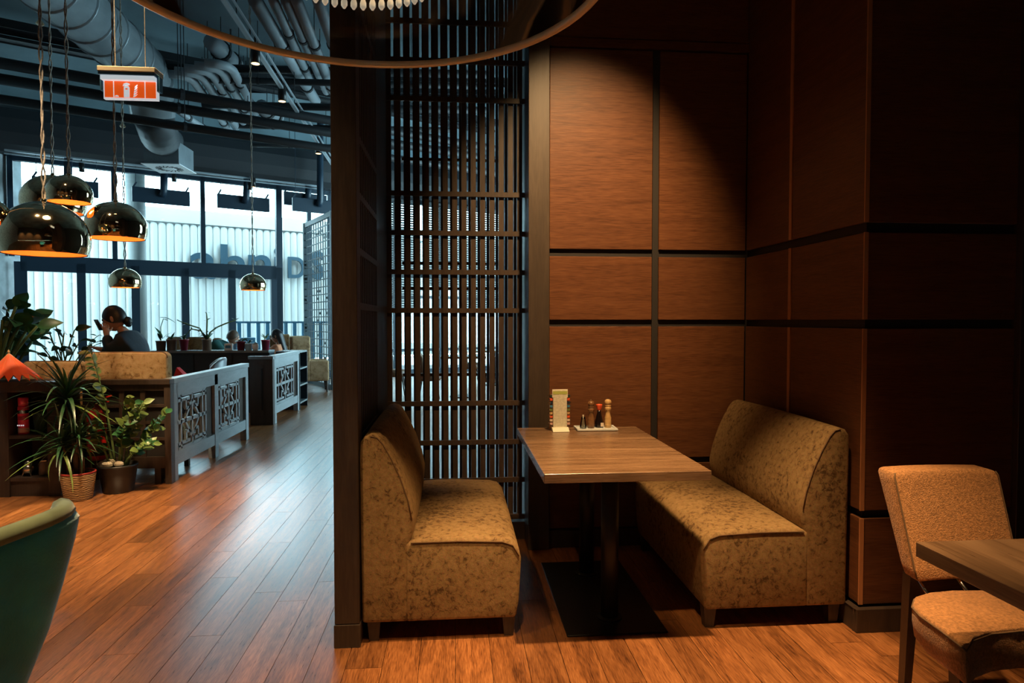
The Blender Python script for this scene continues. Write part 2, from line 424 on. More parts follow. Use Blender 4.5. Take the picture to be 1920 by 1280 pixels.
# ---- floor with separate planks (the boards run towards the back wall)
fl = struct(MB().box(-9.5, 5.2, -3.2, 21, -.06, -.011).build('floor', M['sub']))
PW, PL, G = .145, 1.22, .0022
cells = []
i0, i1 = int(-9.4 / PW), int(5.1 / PW)
for i in range(i0, i1):
    off = random.random() * PL
    j = 0; y = -3.1 - off
    while y < 21:
        c = Vector((i * PW + PW / 2, y + PL / 2, 0))
        if (c - W0).dot(WN) < .3 and not (c.x > .55 and 4.3 < y and y + PL < 9) and c.y > -3:
            x_, y_, d_ = proj(c)
            vis = d_ > .5 and -60 < x_ < 1980 and 560 < y_ < 1340
            if c.x > 1.9 and c.y > 2.9: vis = False
            cells.append((d_ if vis else 999 + abs(d_), c, y))
        y += PL
cells.sort(key=lambda k: k[0])
pm = MB().box(-PW / 2 + G / 2, PW / 2 - G / 2, -PL / 2 + G / 2, PL / 2 - G / 2, -.0105, 0)
pme = None
rest = MB()
for k, (d_, c, y) in enumerate(cells):
    if k < 300:
        if pme is None:
            o = pm.build('plank', M['plank'], fl, bevel=0); pme = o.data
        else: o = place('plank', pme, fl)
        o.location = (c.x, c.y, 0)
    else:
        rest.box(c.x - PW / 2 + G / 2, c.x + PW / 2 - G / 2, c.y - PL / 2 + G / 2, c.y + PL / 2 - G / 2, -.0105, 0)
o = rest.build('planks_beyond', M['plank'], fl); o['kind'] = 'stuff'

# ---- slab overhead and outer walls
struct(MB().box(-10, 5.5, -3.4, 21.5, 5.9, 6.1).build('ceiling', M['ceil']))
struct(MB().box(-.95, 4.6, -3.2, 4.30, 3.92, 4.0).build('ceiling_soffit', M['darkwood']))
wl = W0 - WU * .15
struct(MB().box(wl.x - .35, wl.x, -3.2, wl.y + .5, 0, 5.9).build('wall_left', M['plaster']))
struct(MB().box(-9.5, 5.2, -3.35, -3.2, 0, 5.9).build('wall_front', M['drywall']))
struct(MB().box(4.6, 4.75, -3.2, 9.5, 0, 5.9).box(4.6, 4.75, 9.5, 19.5, 0, .5).box(4.6, 4.75, 9.5, 19.5, 4.5, 5.9).box(4.6, 4.75, 19.5, 21.5, 0, 5.9).build('wall_right', M['drywall']))  # leaves the opening for the added side windows

# ---- panelled back wall of the booth
YB, XR, YC = 3.94, 1.786, 2.756
ROWS = [(.115, .50), (.535, 1.340), (1.380, 1.761), (1.805, 2.995)]
wb = struct(MB().box(.555, 4.6, YB + .02, YB + .14, 0, 3.92).build('wall_back', M['joint']))
def panel(par, x0, x1, y0, y1, z0, z1):
    return MB().box(x0, x1, y0, y1, z0, z1).build('panel', M['panel'], par, bevel=.0025, seg=1)
for z0, z1 in ROWS:
    for x0, x1 in ((.568, 1.195), (1.238, XR - .004)):
        panel(wb, x0, x1, YB, YB + .02, z0, z1)
panel(wb, .568, XR, YB - .006, YB + .02, 3.06, 3.91)
MB().box(.568, XR, YB - .012, YB + .02, 3.005, 3.052).build('panel_cap', M['panel'], wb)
MB().box(1.1985, 1.2345, YB + .006, YB + .02, .115, 2.995).build('mullion', M['joint'], wb)
# solid core behind the wall, right of the lattice
struct(MB().box(.56, 4.6, YB + .14, 7.7, 0, 3.92).build('wall_core', M['joint']))

# ---- right side wall of the booth and its pier
ws = struct(MB().box(XR + .02, 4.6, YC + .02, YB + .02, 0, 3.92).build('wall_side', M['joint']))
for z0, z1 in ROWS[:3] + [(1.805, 3.91)]:
    panel(ws, XR, XR + .02, 3.415, YB - .004, z0, z1)
    panel(ws, XR, XR + .02, YC + .004, 3.385, z0, z1)
    panel(ws, XR + .016, 2.50, YC, YC + .02, z0, z1)
    MB().box(XR - .004, XR + .018, 3.387, 3.413, z0, z1).build('edge_strip', M['edge'], ws)
    MB().box(XR - .003, XR + .016, YC - .003, YC + .004, z0, z1).build('edge_strip', M['edge'], ws)
MB().box(2.50, 2.62, YC - .03, YC + .03, 0, 3.92).build('corner_post', M['darkwood'], ws, bevel=.003)
panel(ws, 2.64, 4.5, YC, YC + .02, .115, 3.91)
bb = struct(MB().box(XR - .028, 2.52, YC - .03, YC, 0, .105).box(XR - .028, XR, YC, YB, 0, .105).build('baseboard_pier', M['darkwood'], bevel=.003))
struct(MB().box(.555, XR - .03, YB - .012, YB + .02, 0, .105).build('baseboard_back', M['darkwood'], bevel=.003))

# ---- jamb post between lattice and panels
struct(MB().box(.437, .562, 3.90, 4.28, 0, 3.92).build('trim_1', M['jamb'], bevel=.003))

# ---- lattice screens: side screen and rear screen
LZ = [.14, .375, .615, .86, 1.438, 1.675, 1.915, 2.156, 2.733, 2.965, 3.20, 3.80]
lt = thing('lattice_screen', 'dark wooden lattice screen of upright slats behind the left bench', 'screen', (0, 4.15, 0))
for x in [-.402 + .0578 * k for k in range(15)]:
    MB().box(x - .016, x + .016, 4.135, 4.165, .14, 3.80).build('slat', M['darkwood'], lt)
for x in [-.402 + .0578 * k for k in range(14)]:
    MB().box(x + .028, x + .044, 4.215, 4.235, .14, 3.80).build('rear_slat', M['darkwood'], lt)
for z in LZ:
    MB().box(-.45, .437, 4.118, 4.135, z - .015, z + .015).build('rail', M['darkwood'], lt)
MB().box(-.472, -.44, 4.10, 4.2, 0, 3.90).build('stile', M['darkwood'], lt)
MB().box(-.44, .437, 4.11, 4.19, 0, .11).build('plinth', M['darkwood'], lt)
sd = thing('side_partition', 'dark wooden partition post and slatted side screen left of the bench', 'screen', (-.452, 2.84, 0))
MB().box(-.505, -.402, 2.79, 2.90, .10, 3.92).build('post', M['darkwood'], sd, bevel=.003)
MB().box(-.508, -.398, 2.786, 2.905, 0, .098).build('post_foot', M['darkwood'], sd, bevel=.003)
for k in range(11):
    y = 2.95 + .058 * k
    MB().box(-.446, -.412, y - .014, y + .014, .14, 3.80).build('slat', M['darkwood'], sd)
for z in LZ:
    MB().box(-.45, -.407, 2.90, 3.56, z - .015, z + .015).build('rail', M['darkwood'], sd)
MB().box(-.50, -.41, 3.56, 4.10, 0, 3.92).build('solid_panel', M['darkwood'], sd, bevel=.003)
MB().box(-.49, -.42, 2.90, 3.56, 0, .14).build('bottom_rail', M['darkwood'], sd)

# ---- glazed front: frames, panes
HEAD, TR = 4.48, 2.50
up_px = [24, 217, 382, 524]; lo_px = [40, 153, 254, 347, 434, 518]
ups = [wt(p) for p in up_px]; los = [wt(p) for p in lo_px]
def wbar(par, name, t, z0, z1, w=.10, d=.12, mat='frame'):
    return MB().bar(wp(t, z0), wp(t, z1), w, d, up=WN).build(name, M[mat], par)
def wrail(par, name, t0, t1, z, h=.10, d=.12, off=0, mat='frame'):
    return MB().bar(wp(t0, z, off), wp(t1, z, off), d, h).build(name, M[mat], par)
def wpane(par, t0, t1, z0, z1):
    a, b = wp(t0, z0), wp(t1, z0); h = Vector((0, 0, z1 - z0)); n = WN * .006
    return MB().add([a - n, b - n, b - n + h, a - n + h, a + n, b + n, b + n + h, a + n + h], [(0, 1, 2, 3), (7, 6, 5, 4), (0, 4, 5, 1), (3, 2, 6, 7), (0, 3, 7, 4), (1, 5, 6, 2)]).build('pane', M['pane'], par)
for k in range(3):
    r = sroot('window_%d' % (k + 1), wp(ups[k], TR))
    wbar(r, 'window_frame', ups[k], TR + .1, HEAD, .09)
    if k == 2: wbar(r, 'window_frame', ups[3], 0, HEAD, .13)
    wrail(r, 'window_head', ups[k], ups[k + 1], HEAD - .04, .09)
    wpane(r, ups[k] + .05, ups[k + 1] - .05, TR + .11, HEAD - .08)
for k in range(5):
    r = sroot('door_%d' % (k + 1), wp(los[k], 0))
    wbar(r, 'door_frame', los[k], 0, TR, .20 if k == 0 else .15)
    if k == 4: wbar(r, 'door_frame', los[5], 0, TR + .1, .24)
    wrail(r, 'door_head', los[k], los[k + 1], TR + .02, .22)
    wrail(r, 'door_rail', los[k], los[k + 1], TR - .13, .09)
    wrail(r, 'door_kick_rail', los[k], los[k + 1], .12, .24)
    wpane(r, los[k] + .08, los[k + 1] - .08, .24, TR - .17)
# narrow lights on to the right, seen past and through the lattice
rt = [ups[3] + .07, wt(580), wt(618), 7.1, 7.75, 8.4, 9.05, 9.7, 10.35, 11.0]
for k in range(len(rt) - 1):
    r = sroot('window_%d' % (k + 4), wp(rt[k], 0))
    wbar(r, 'window_frame', rt[k + 1], 0, HEAD, .09)
    if k > 1:
        wrail(r, 'window_rail', rt[k], rt[k + 1], 2.55, .09)
        wrail(r, 'window_rail', rt[k], rt[k + 1], 2.0, .07)
        wrail(r, 'window_rail', rt[k], rt[k + 1], .62, .07)
    wrail(r, 'window_head', rt[k], rt[k + 1], HEAD - .04, .09)
    wrail(r, 'window_sill', rt[k], rt[k + 1], .06, .12)
    wpane(r, rt[k] + .05, rt[k + 1] - .05, .12, HEAD - .08)
e0, e1 = wp(rt[-1], 0, -.08), wp(rt[-1] + 6, 0, .1)
struct(MB().extrude([wp(rt[-1], 0, -.1), wp(rt[-1] + 6, 0, -.1), wp(rt[-1] + 6, 0, .1), wp(rt[-1], 0, .1)], (0, 0, 5.9)).build('wall_window_end', M['darkwood']))
# dark bulkhead over the glazing, with its round front
bk = [wp(-1.2, 0, o) + Vector((0, 0, z)) for o, z in ((.15, HEAD), (-.35, HEAD), (-.55, HEAD + .1), (-.66, HEAD + .3), (-.66, HEAD + .55), (-.55, HEAD + .75), (-.35, HEAD + .86), (.15, HEAD + .86))]
struct(MB().extrude(bk, WU * 18).build('trim_2', M['tray'], smooth=False))
struct(MB().extrude([wp(-1.2, HEAD + .86, -.05), wp(-1.2, HEAD + .86, .15), wp(-1.2, 5.95, .15), wp(-1.2, 5.95, -.05)], WU * 18).build('wall_window_top', M['ceil']))

# ---- outside: white fluted front across the way, its lettering, ground, railing
FO = 9.0
ft0, ft1 = wt(-30, FO), wt(960, FO)
q = toplane(400, 424, W0 + WN * FO, WN); FZ = q.z
fac = thing('fluted_facade', 'white building front of upright fluted panels seen through the windows', 'building', wp(ft0, 0, FO))
fw = (wt(410, FO) - wt(396, FO))
n_f = int((ft1 - ft0) / fw)
fme = None
arc = [(fw * (-.48 + .96 * k / 8), -.05 * math.cos(PI * (k / 8 - .5))) for k in range(9)]
for k in range(n_f):
    base = wp(ft0 + (k + .5) * fw, 0, FO)
    if fme is None:
        poly = []
        for (a, b) in arc: poly.append(WU * a + WN * b)
        poly += [WU * (fw * .48) + WN * .03, WU * (-fw * .48) + WN * .03]
        rings = [[p.copy() for p in poly]] + [[p + Vector((0, 0, FZ - .12)) for p in poly]] + [[Vector((p.x * s, p.y * s, 0)) + Vector((0, 0, FZ - .12 + h)) for p in poly] for s, h in ((.9, .06), (.7, .10), (.4, .12))]
        o = MB().loft(rings).build('fluted_panel', M['flute'], fac, world=False); fme = o.data
    else: o = place('fluted_panel', fme, fac)
    o.location = base - fac.location
MB().extrude([wp(ft0 - .5, 0, FO + .04), wp(ft1, 0, FO + .04), wp(ft1, 0, FO + .3), wp(ft0 - .5, 0, FO + .3)], (0, 0, FZ + .5)).build('upper_wall', M['outwall'], fac)
MB().bar(wp(ft0, FZ + .05, FO), wp(ft1, FZ + .05, FO), .16, .05).build('ledge', M['outwall'], fac)
g = [wp(-9, -.08, .12), wp(22, -.08, .12), wp(22, -.08, FO + .3), wp(-9, -.08, FO + .3)]
struct(MB().extrude(g, (0, 0, -.05)).build('floor_outside', M['asphalt']))
def fsign(ch, px0, px1, py_base, py_top, name):
    c = D.curves.new(name, 'FONT'); c.body = ch; c.extrude = .03; c.offset = .012; c.resolution_u = 6
    o = D.objects.new(name, c); col.objects.link(o)
    bpy.context.view_layer.update()
    dg = bpy.context.evaluated_depsgraph_get(); me = D.meshes.new_from_object(o.evaluated_get(dg))
    D.objects.remove(o)
    pl = W0 + WN * (FO - .16)
    p0 = toplane(px0, py_base, pl, WN); p1 = toplane(px1, py_base, pl, WN); zt = toplane((px0 + px1) / 2, py_top, pl, WN).z
    xs = [v.co.x for v in me.vertices]; zs = [v.co.y for v in me.vertices]
    kx = (p1 - p0).dot(WU) / (max(xs) - min(xs)); kz = (zt - p0.z) / (max(zs) - min(zs))
    for v in me.vertices:
        v.co = WU * ((v.co.x - min(xs)) * kx) + Vector((0, 0, (v.co.y - min(zs)) * kz)) - WN * (v.co.z * 2)
    me.materials.append(M['letter'])
    return place(name, me), p0
sg = None
for ch, x0, x1, yb, yt in (('a', 357, 408, 522, 474), ('h', 414, 459, 522, 459), ('n', 466, 508, 522, 478), ('i', 515, 523, 522, 465), ('D', 540, 572, 521, 482), ('s', 585, 606, 524, 470)):
    o, b = fsign(ch, x0, x1, yb, yt, 'letter')
    if sg is None:
        sg = thing('facade_lettering', 'large dark blue letters mounted on the white fluted front', 'sign', b)
    o.parent = sg; o.location = b - sg.location
for t0, t1, lab in ((wt(440, 2.6), wt(512, 2.6), 'blue metal railing outside between the two right doors'), (wt(528, 2.6), wt(640, 2.6), 'blue metal railing outside right of the doors')):
    r = thing('railing', lab, 'railing', wp(t0, -.08, 2.6), 'railings outside')
    zt = toplane(490, 604, W0 + WN * 2.6, WN).z
    MB().bar(wp(t0, zt, 2.6), wp(t1, zt, 2.6), .05, .05).build('top_rail', M['railing'], r)
    t = t0 + .1
    while t < t1:
        MB().bar(wp(t, -.08, 2.6), wp(t, zt, 2.6), .09, .05, up=WN).build('baluster', M['railing'], r); t += .24
# pale round pillar outside
tag(MB().lathe([(.2, -.08), (.2, 5.0)], wp(wt(257, 1.6), 0, 1.6), 20).build('pillar', M['outwall'], smooth=True), 'pale round pillar outside behind the second and third doors', 'pillar')
tag(MB().bar(wp(wt(425, 2.2), .45, 2.2), wp(wt(478, 2.2), .45, 2.2), .05, 1.0).build('blue_barrier', M['railing'], bevel=.02), 'low bright blue barrier outside behind the man in green', 'barrier')

# ---- unseen tall windows added in the right wall, bringing daylight to the dividers
for k in range(5):
    y0, y1 = 9.5 + 2 * k, 11.5 + 2 * k
    r = sroot('window_%d' % (13 + k), (4.66, y0, .5))
    for a, b in (((4.67, y0, .5), (4.67, y0, 4.5)), ((4.67, y1, .5), (4.67, y1, 4.5))): MB().bar(a, b, .09, .09).build('window_frame', M['frame'], r)
    for z in (.53, 2.5, 4.47): MB().bar((4.67, y0, z), (4.67, y1, z), .09, .07).build('window_rail', M['frame'], r)
    MB().box(4.664, 4.676, y0 + .045, y1 - .045, .56, 4.43).build('pane', M['pane'], r)

# ================================================================ THE BOOTH
# ---- benches
def bench(name, label, side):
    mx = (lambda x: x + .012) if side < 0 else (lambda x: 1.39 - x - .034)
    r = thing(name, label, 'bench', (mx(-.05), 3.35, 0), 'velvet benches of the booth')
    Y0, Y1 = 2.81, 3.895
    back = [(-.405, .09), (-.41, .50), (-.412, .80), (-.408, .862), (-.392, .886), (-.364, .896), (-.335, .889), (-.312, .866), (-.275, .80), (-.238, .72), (-.205, .62), (-.188, .54), (-.19, .47), (-.21, .42), (-.215, .09)]
    mb = MB(); rings = []
    ys = [(Y0, -.006), (Y0 + .012, 0), (Y0 + .3, .004), ((Y0 + Y1) / 2, .006), (Y1 - .3, .004), (Y1 - .012, 0), (Y1, -.006)]
    cx, cz = -.32, .5
    for y, g in ys:
        ring = []
        for x, z in back:
            v = Vector((x - cx, 0, z - cz)); l = v.length
            v = v * ((l + g) / l)
            ring.append(Vector((mx(v.x + cx) if True else 0, y, max(.088, v.z + cz))))
        rings.append(ring)
    bk = mb.loft(rings).build('backrest', M['velvet'], r, smooth=True, bevel=.012, seg=3)
    sx = sorted((mx(-.225), mx(.268)))
    seat = MB(); rr = []
    prof = [(-.225, .09), (.250, .09), (.262, .16), (.270, .30), (.272, .35), (.262, .395), (.235, .425), (.19, .437), (0, .446), (-.12, .446), (-.225, .44)]
    for y, g in ((Y0, -.012), (Y0 + .015, -.002), (Y0 + .10, .0), ((Y0 + Y1) / 2, .007), (Y1 - .10, 0), (Y1 - .015, -.002), (Y1, -.012)):
        rr.append([Vector((mx(x), y, z + (g if z > .36 else 0))) for x, z in prof])
    st = seat.loft(rr).build('seat', M['velvet'], r, smooth=True, bevel=.018, seg=3)
    # piping along the near seat edge and down the near back edge
    MB().tube([(mx(x), Y0 - .001, z) for x, z in ((-.2, .43), (0, .432), (.19, .424), (.235, .408), (.262, .36))], .0028, 6).build('piping', M['piping'], st, smooth=True)
    MB().tube([(mx(x), Y0 + .001, z) for x, z in ((-.366, .888), (-.34, .882), (-.316, .855), (-.28, .79), (-.243, .71), (-.21, .61), (-.196, .53))], .0028, 6).build('piping', M['piping'], bk, smooth=True)
    for x in (-.36, .22):
        for y in (Y0 + .05, Y1 - .05):
            c = Vector((mx(x), y, 0)); t = .028; b = .02
            MB().loft([[c + Vector((i * b, j * b, 0)) for i, j in ((-1, -1), (1, -1), (1, 1), (-1, 1))], [c + Vector((i * t, j * t, .095)) for i, j in ((-1, -1), (1, -1), (1, 1), (-1, 1))]]).build('leg', M['darkwood'], r)
    return r
bench('booth_bench', 'brown velvet bench left of the table, its back against the lattice partition', -1)
bench('booth_bench', 'brown velvet bench right of the table, facing the lattice', 1)

# ---- booth table
t = thing('dining_table', 'rectangular wood-topped dining table between the two velvet benches', 'table', (.713, 3.238, 0))
MB().box(.362, 1.065, 2.653, 3.823, .711, .75).build('table_top', M['laminate'], t, bevel=.0015, seg=1)
MB().box(.484, .933, 2.80, 3.675, 0, .008).build('base_plate', M['black_metal'], t, bevel=.002, seg=1)
for y in (2.965, 3.50):
    c = MB().lathe([(.040, .008), (.040, .70)], (.709, y, 0), 24).build('column', M['black_metal'], t, smooth=False)
    c.data.shade_smooth(); MB().lathe([(.058, .008), (.058, .013), (.044, .018)], (.709, y, 0), 24).build('collar', M['black_metal'], c)
MB().box(.50, .92, 2.90, 3.57, .70, .712).build('support_plate', M['black_metal'], t)

# ---- things on the table
TZ = .75
tr = thing('condiment_tray', 'long pale ceramic tray under the pepper mills on the booth table', 'tray', (.806, 3.73, TZ))
MB().box(.700, .912, 3.672, 3.788, TZ, TZ + .007).build('dish', M['whitepot'], tr, bevel=.003)
MB().box(.690, .922, 3.662, 3.672, TZ + .003, TZ + .014).box(.690, .922, 3.788, 3.798, TZ + .003, TZ + .014).box(.690, .700, 3.672, 3.788, TZ + .003, TZ + .014).box(.912, .922, 3.672, 3.788, TZ + .003, TZ + .014).build('raised_rim', M['whitepot'], tr, bevel=.002)
def mill(x, y, mat, label, h):
    k = h / .172; z = TZ + .007
    r = thing('pepper_mill', label, 'mill', (x, y, z), 'wooden mills on the tray')
    body = [(.019, 0), (.0195, .022), (.0185, .024), (.0195, .027), (.0195, .045), (.0185, .047), (.019, .055), (.0195, .06), (.0165, .068), (.0135, .085), (.0125, .098), (.0155, .106), (.0185, .112), (.0185, .122), (.0150, .129)]
    MB().lathe([(a, b * k + z) for a, b in body], (x, y, 0), 20).build('body', M[mat], r, smooth=True)
    head = [(.0150, .130), (.0175, .133), (.0175, .138), (.0125, .141), (.017, .145), (.0195, .152), (.0195, .160), (.0165, .168), (.010, .173), (.003, .174)]
    hd = MB().lathe([(a, b * k + z) for a, b in head], (x, y, 0), 20).build('head', M[mat], r, smooth=True)
    MB().lathe([(.0025, z + .172 * k), (.0035, z + .178 * k), (.002, z + .183 * k)], (x, y, 0), 10).build('nut', M['steel'], hd, smooth=True)
mill(.782, 3.742, 'milldark', 'dark walnut pepper mill on the tray beside the toothpick glass', .155)
mill(.884, 3.755, 'milllight', 'pale beech wood mill at the right end of the tray', .162)
b = thing('soy_sauce_bottle', 'small dark soy sauce bottle with red cap between the two wooden mills', 'bottle', (.834, 3.765, TZ + .007))
z = TZ + .007
MB().lathe([(.024, z), (.0255, z + .006), (.0255, z + .035), (.020, z + .05), (.0115, z + .085), (.0105, z + .1)], (.834, 3.765, 0), 20).build('glass_body', M['soy'], b, smooth=True)
MB().lathe([(.0105, z + .1), (.0125, z + .105), (.0185, z + .128), (.0185, z + .134), (.004, z + .136)], (.834, 3.765, 0), 20).build('cap', M['redcap'], b, smooth=True)
MB().box(.838, .856, 3.7385, 3.7405, z + .008, z + .030).build('paper_label', M['labelw'], b)
g = thing('toothpick_glass', 'small flared glass of toothpicks at the left end of the tray', 'glass', (.735, 3.735, z))
MB().lathe([(.020, z), (.020, z + .012), (.017, z + .03), (.0125, z + .055), (.011, z + .066), (.0095, z + .066), (.011, z + .05), (.015, z + .03), (.018, z + .004)], (.735, 3.735, 0), 18).build('glass', M['glassclear'], g, smooth=True)
for k in range(20):
    a = random.uniform(0, 6.28); rr = random.uniform(.001, .008)
    MB().tube([(.735 + rr * math.cos(a), 3.735 + rr * math.sin(a), z + .005), (.735 - rr * .6 * math.cos(a), 3.735 - rr * .6 * math.sin(a), z + .078)], .0014, 4).build('toothpick', M['paper'], g)
m = thing('menu_stand', 'upright spiral-bound menu card with green heading on the booth table', 'menu', (.593, 3.70, TZ))
MB().extrude([(.548, 3.662, TZ + .001), (.548, 3.652, TZ + .002), (.548, 3.688, TZ + .020), (.548, 3.74, TZ + .020), (.548, 3.74, TZ + .001)], (.094, 0, 0)).build('base', M['paper'], m)
MB().box(.556, .634, 3.699, 3.703, TZ + .02, TZ + .232).build('card', M['menu'], m)
MB().box(.551, .639, 3.703, 3.706, TZ + .19, TZ + .236).build('heading_tab', M['paper'], m)
MB().box(.554, .636, 3.6985, 3.7032, TZ + .208, TZ + .226).build('heading_band', M['greenprint'], m)
MB().box(.545, .645, 3.710, 3.735, TZ + .02, TZ + .205).build('booklet', M['brownpot'], m)
cl = ['greenpot', 'red', 'bluebin', 'frame', 'leafy', 'orange', 'parasol', 'labelw', 'pink']
for k in range(9):
    zz = TZ + .04 + (8 - k) * .0198
    for s, x in ((-1, .545), (1, .645)):
        MB().box(x - .008, x + .008, 3.7055, 3.7105, zz - .006, zz + .006).build('index_tab', M[['greenpot', 'redcap', 'frame', 'bluebin', 'leafy', 'milllight', 'parasol', 'labelw', 'pinklt'][k]], m)
        pts = [(x + s * (.004 + .012 * abs(math.sin(q_ * PI / 8))), 3.7225 + .018 * math.cos(q_ * PI / 8), zz) for q_ in range(9)]
        MB().tube(pts, .0018, 5).build('binding_ring', M['silver'], m)

# ---- near table and chair at right
t = thing('dining_table', 'corner of a wood-topped table in the right foreground beside the tweed chair', 'table', (1.66, 1.12, 0))
MB().box(1.297, 2.02, .50, 1.745, .708, .75).build('table_top', M['laminate_y'], t, bevel=.0015, seg=1)
MB().box(1.43, 1.89, .72, 1.53, 0, .008).build('base_plate', M['black_metal'], t)
for y in (.95, 1.30): MB().lathe([(.04, .008), (.04, .708)], (1.66, y, 0), 20).build('column', M['black_metal'], t, smooth=True)

ch = thing('dining_chair', 'tan tweed dining chair with thin steel struts, pulled to the near table', 'chair', (1.72, 1.95, 0))
# seat cushion: rounded rear, straight sides, hollowed front edge
def seat_outline(z, g=0, drop=0):
    pts = []
    c = Vector((1.665, 1.86, z))
    raw = [(1.41, 1.69), (1.425, 1.80), (1.432, 1.90), (1.452, 1.965), (1.50, 2.02), (1.57, 2.048), (1.66, 2.058), (1.76, 2.05), (1.83, 2.02), (1.878, 1.965), (1.895, 1.90), (1.90, 1.80), (1.91, 1.69), (1.85, 1.74), (1.76, 1.775), (1.66, 1.785), (1.56, 1.775), (1.47, 1.74)]
    for x, y in raw:
        v = Vector((x, y, z)) - c; pts.append(c + v * (1 + g))
    return pts
st = MB().loft([seat_outline(.345, -.10), seat_outline(.37, -.03), seat_outline(.42, .0), seat_outline(.455, .0), seat_outline(.466, -.008), seat_outline(.471, -.025)]).build('seat', M['tweed'], ch, smooth=True)
MB().tube([p + Vector((0, 0, .001)) for p in seat_outline(.459, .002)] + [seat_outline(.459, .002)[0]], .003, 6).build('piping', M['piping'], st, smooth=True)
# backrest: thick padded board leaning back, a little bowed
def back_ring(u, g):
    z_ = .492 + .348 * u; yf = 2.075 + .125 * u; th = .065 + .03 * u; hw = .188 + .008 * u - g; cx = 1.738 + .004 * u
    L_ = [(-hw, 0), (-hw * .5, .012), (0, .016), (hw * .5, .012), (hw, 0), (hw, th), (hw * .5, th + .014), (0, th + .018), (-hw * .5, th + .014), (-hw, th)]
    return [Vector((cx + x, yf + y + (g * .5 if y < .03 else -g * .5), z_)) for x, y in L_]
rings = [back_ring(0, .012), back_ring(.03, .002)] + [back_ring(u, 0) for u in (.12, .3, .5, .7, .88, .95)] + [back_ring(.985, .006), back_ring(1, .02)]
bk = MB().loft(rings).build('backrest', M['tweed'], ch, smooth=True, bevel=.008, seg=2)
for j in (0, 4): MB().tube([r_[j] + Vector((0, -.001, 0)) for r_ in rings[1:9]], .0028, 6).build('piping', M['piping'], bk, smooth=True)
for x in (1.575, 1.72):
    MB().tube([(x, 2.12, .50), (x + .02, 2.085, .45), (x + .035, 2.03, .39)], .006, 8).build('strut', M['steel'], ch, smooth=True)
for (x0, y0, x1, y1) in ((1.84, 2.06, 1.90, 2.30), (1.47, 1.78, 1.44, 1.74), (1.85, 1.78, 1.89, 1.74)):
    MB().loft([[Vector((x1 + i * .014, y1 + j * .016, 0)) for i, j in ((-1, -1), (1, -1), (1, 1), (-1, 1))], [Vector((x0 + i * .022, y0 + j * .022, .37)) for i, j in ((-1, -1), (1, -1), (1, 1), (-1, 1))]]).build('leg', M['darkwood'], ch)
MB().loft([[Vector((1.664 + i * .014, 2.285 + j * .016, 0)) for i, j in ((-1, -1), (1, -1), (1, 1), (-1, 1))], [Vector((1.575 + i * .02, 2.135 + j * .02, .50)) for i, j in ((-1, -1), (1, -1), (1, 1), (-1, 1))]]).build('leg', M['darkwood'], ch)

# ---- teal tub chair at the left edge
tc = thing('tub_chair', 'teal velvet tub chair at the left edge, its back to the aisle', 'chair', (-1.42, 1.62, 0))
def sq(a, r):                                     # rounded-square plan, turned a little
    q = r / (abs(math.cos(a)) ** 6 + abs(math.sin(a)) ** 6) ** (1 / 6)
    return q * math.cos(a - .21), q * math.sin(a - .21)
outer = [(-.13, .33, 1), (-.085, .42, 0), (-.045, .55, 0), (-.02, .66, 0), (.004, .78, 0), (.012, .835, 0), (.004, .852, 0), (-.02, .86, 0), (-.045, .84, 0), (-.06, .78, 0), (-.085, .6, 0), (-.11, .46, 0), (-.15, .40, 0)]
rings = []; rimp = []
for k in range(37):
    a = -1.9 + 2.75 * k / 36; e = max(0, .5 - k / 36) * 2; dr = (1 - .2 * e ** 6) * 1.012
    ring = []
    for o_, z_, lock in outer:
        x, y = sq(a, .40 + o_); ring.append(Vector((-1.455 + x, 1.60 + y, z_ if lock else z_ * dr)))
    rings.append(ring); x, y = sq(a, .385); rimp.append(Vector((-1.455 + x, 1.60 + y, .856 * dr)))
MB().loft(rings).build('backrest_shell', M['teal'], tc, smooth=True)
MB().tube(rimp, .026, 8).build('padded_rim', M['teal_rim'], tc, smooth=True)
MB().lathe([(.02, .33), (.24, .33), (.28, .36), (.30, .42), (.29, .46), (.24, .485), (.02, .49)], (-1.47, 1.60, 0), 28).build('seat', M['teal'], tc, smooth=True)
for i, j in ((.6, .75), (.75, -.6), (-.75, .6), (-.6, -.75)):
    MB().tube([(-1.48 + i * .26, 1.60 + j * .26, .36), (-1.48 + i * .39, 1.60 + j * .39, 0)], [.017, .010], 10).build('leg', M['black_metal'], tc, smooth=True)

# ---- large smoked pendant in the foreground
PC = Vector((-.24, 1.58, 2.20)); PR = .61
p = thing('glass_pendant', 'large clear smoked dome pendant with bronze rim hanging overhead in front', 'pendant lamp', PC)
prof = [(PR, 0), (PR + .004, .06), (PR - .005, .16), (PR - .05, .29), (PR - .14, .40), (PR - .28, .47), (.16, .51), (.05, .52)]
MB().lathe([(r_, z_ + PC.z) for r_, z_ in prof], (PC.x, PC.y, 0), 72, cap=False).build('shade', M['smoke'], p, smooth=True)
MB().tube([(PC.x + PR * math.cos(2 * PI * k / 72), PC.y + PR * math.sin(2 * PI * k / 72), PC.z) for k in range(73)], .0115, 8, cap=False).build('rim', M['rim'], p, smooth=True)
MB().tube([(PC.x, PC.y, PC.z + .52), (PC.x, PC.y, 3.92)], .006, 8).build('cord', M['black_metal'], p)
MB().lathe([(.05, PC.z + .51), (.05, PC.z + .56), (.01, PC.z + .58)], (PC.x, PC.y, 0), 20).build('cap', M['rim'], p, smooth=True)
MB().tube([(PC.x + .235 * math.cos(2 * PI * k / 36), PC.y + .235 * math.sin(2 * PI * k / 36), PC.z + .045) for k in range(37)], .006, 6, cap=False).build('crystal_ring', M['rim'], p, smooth=True)
cme = None
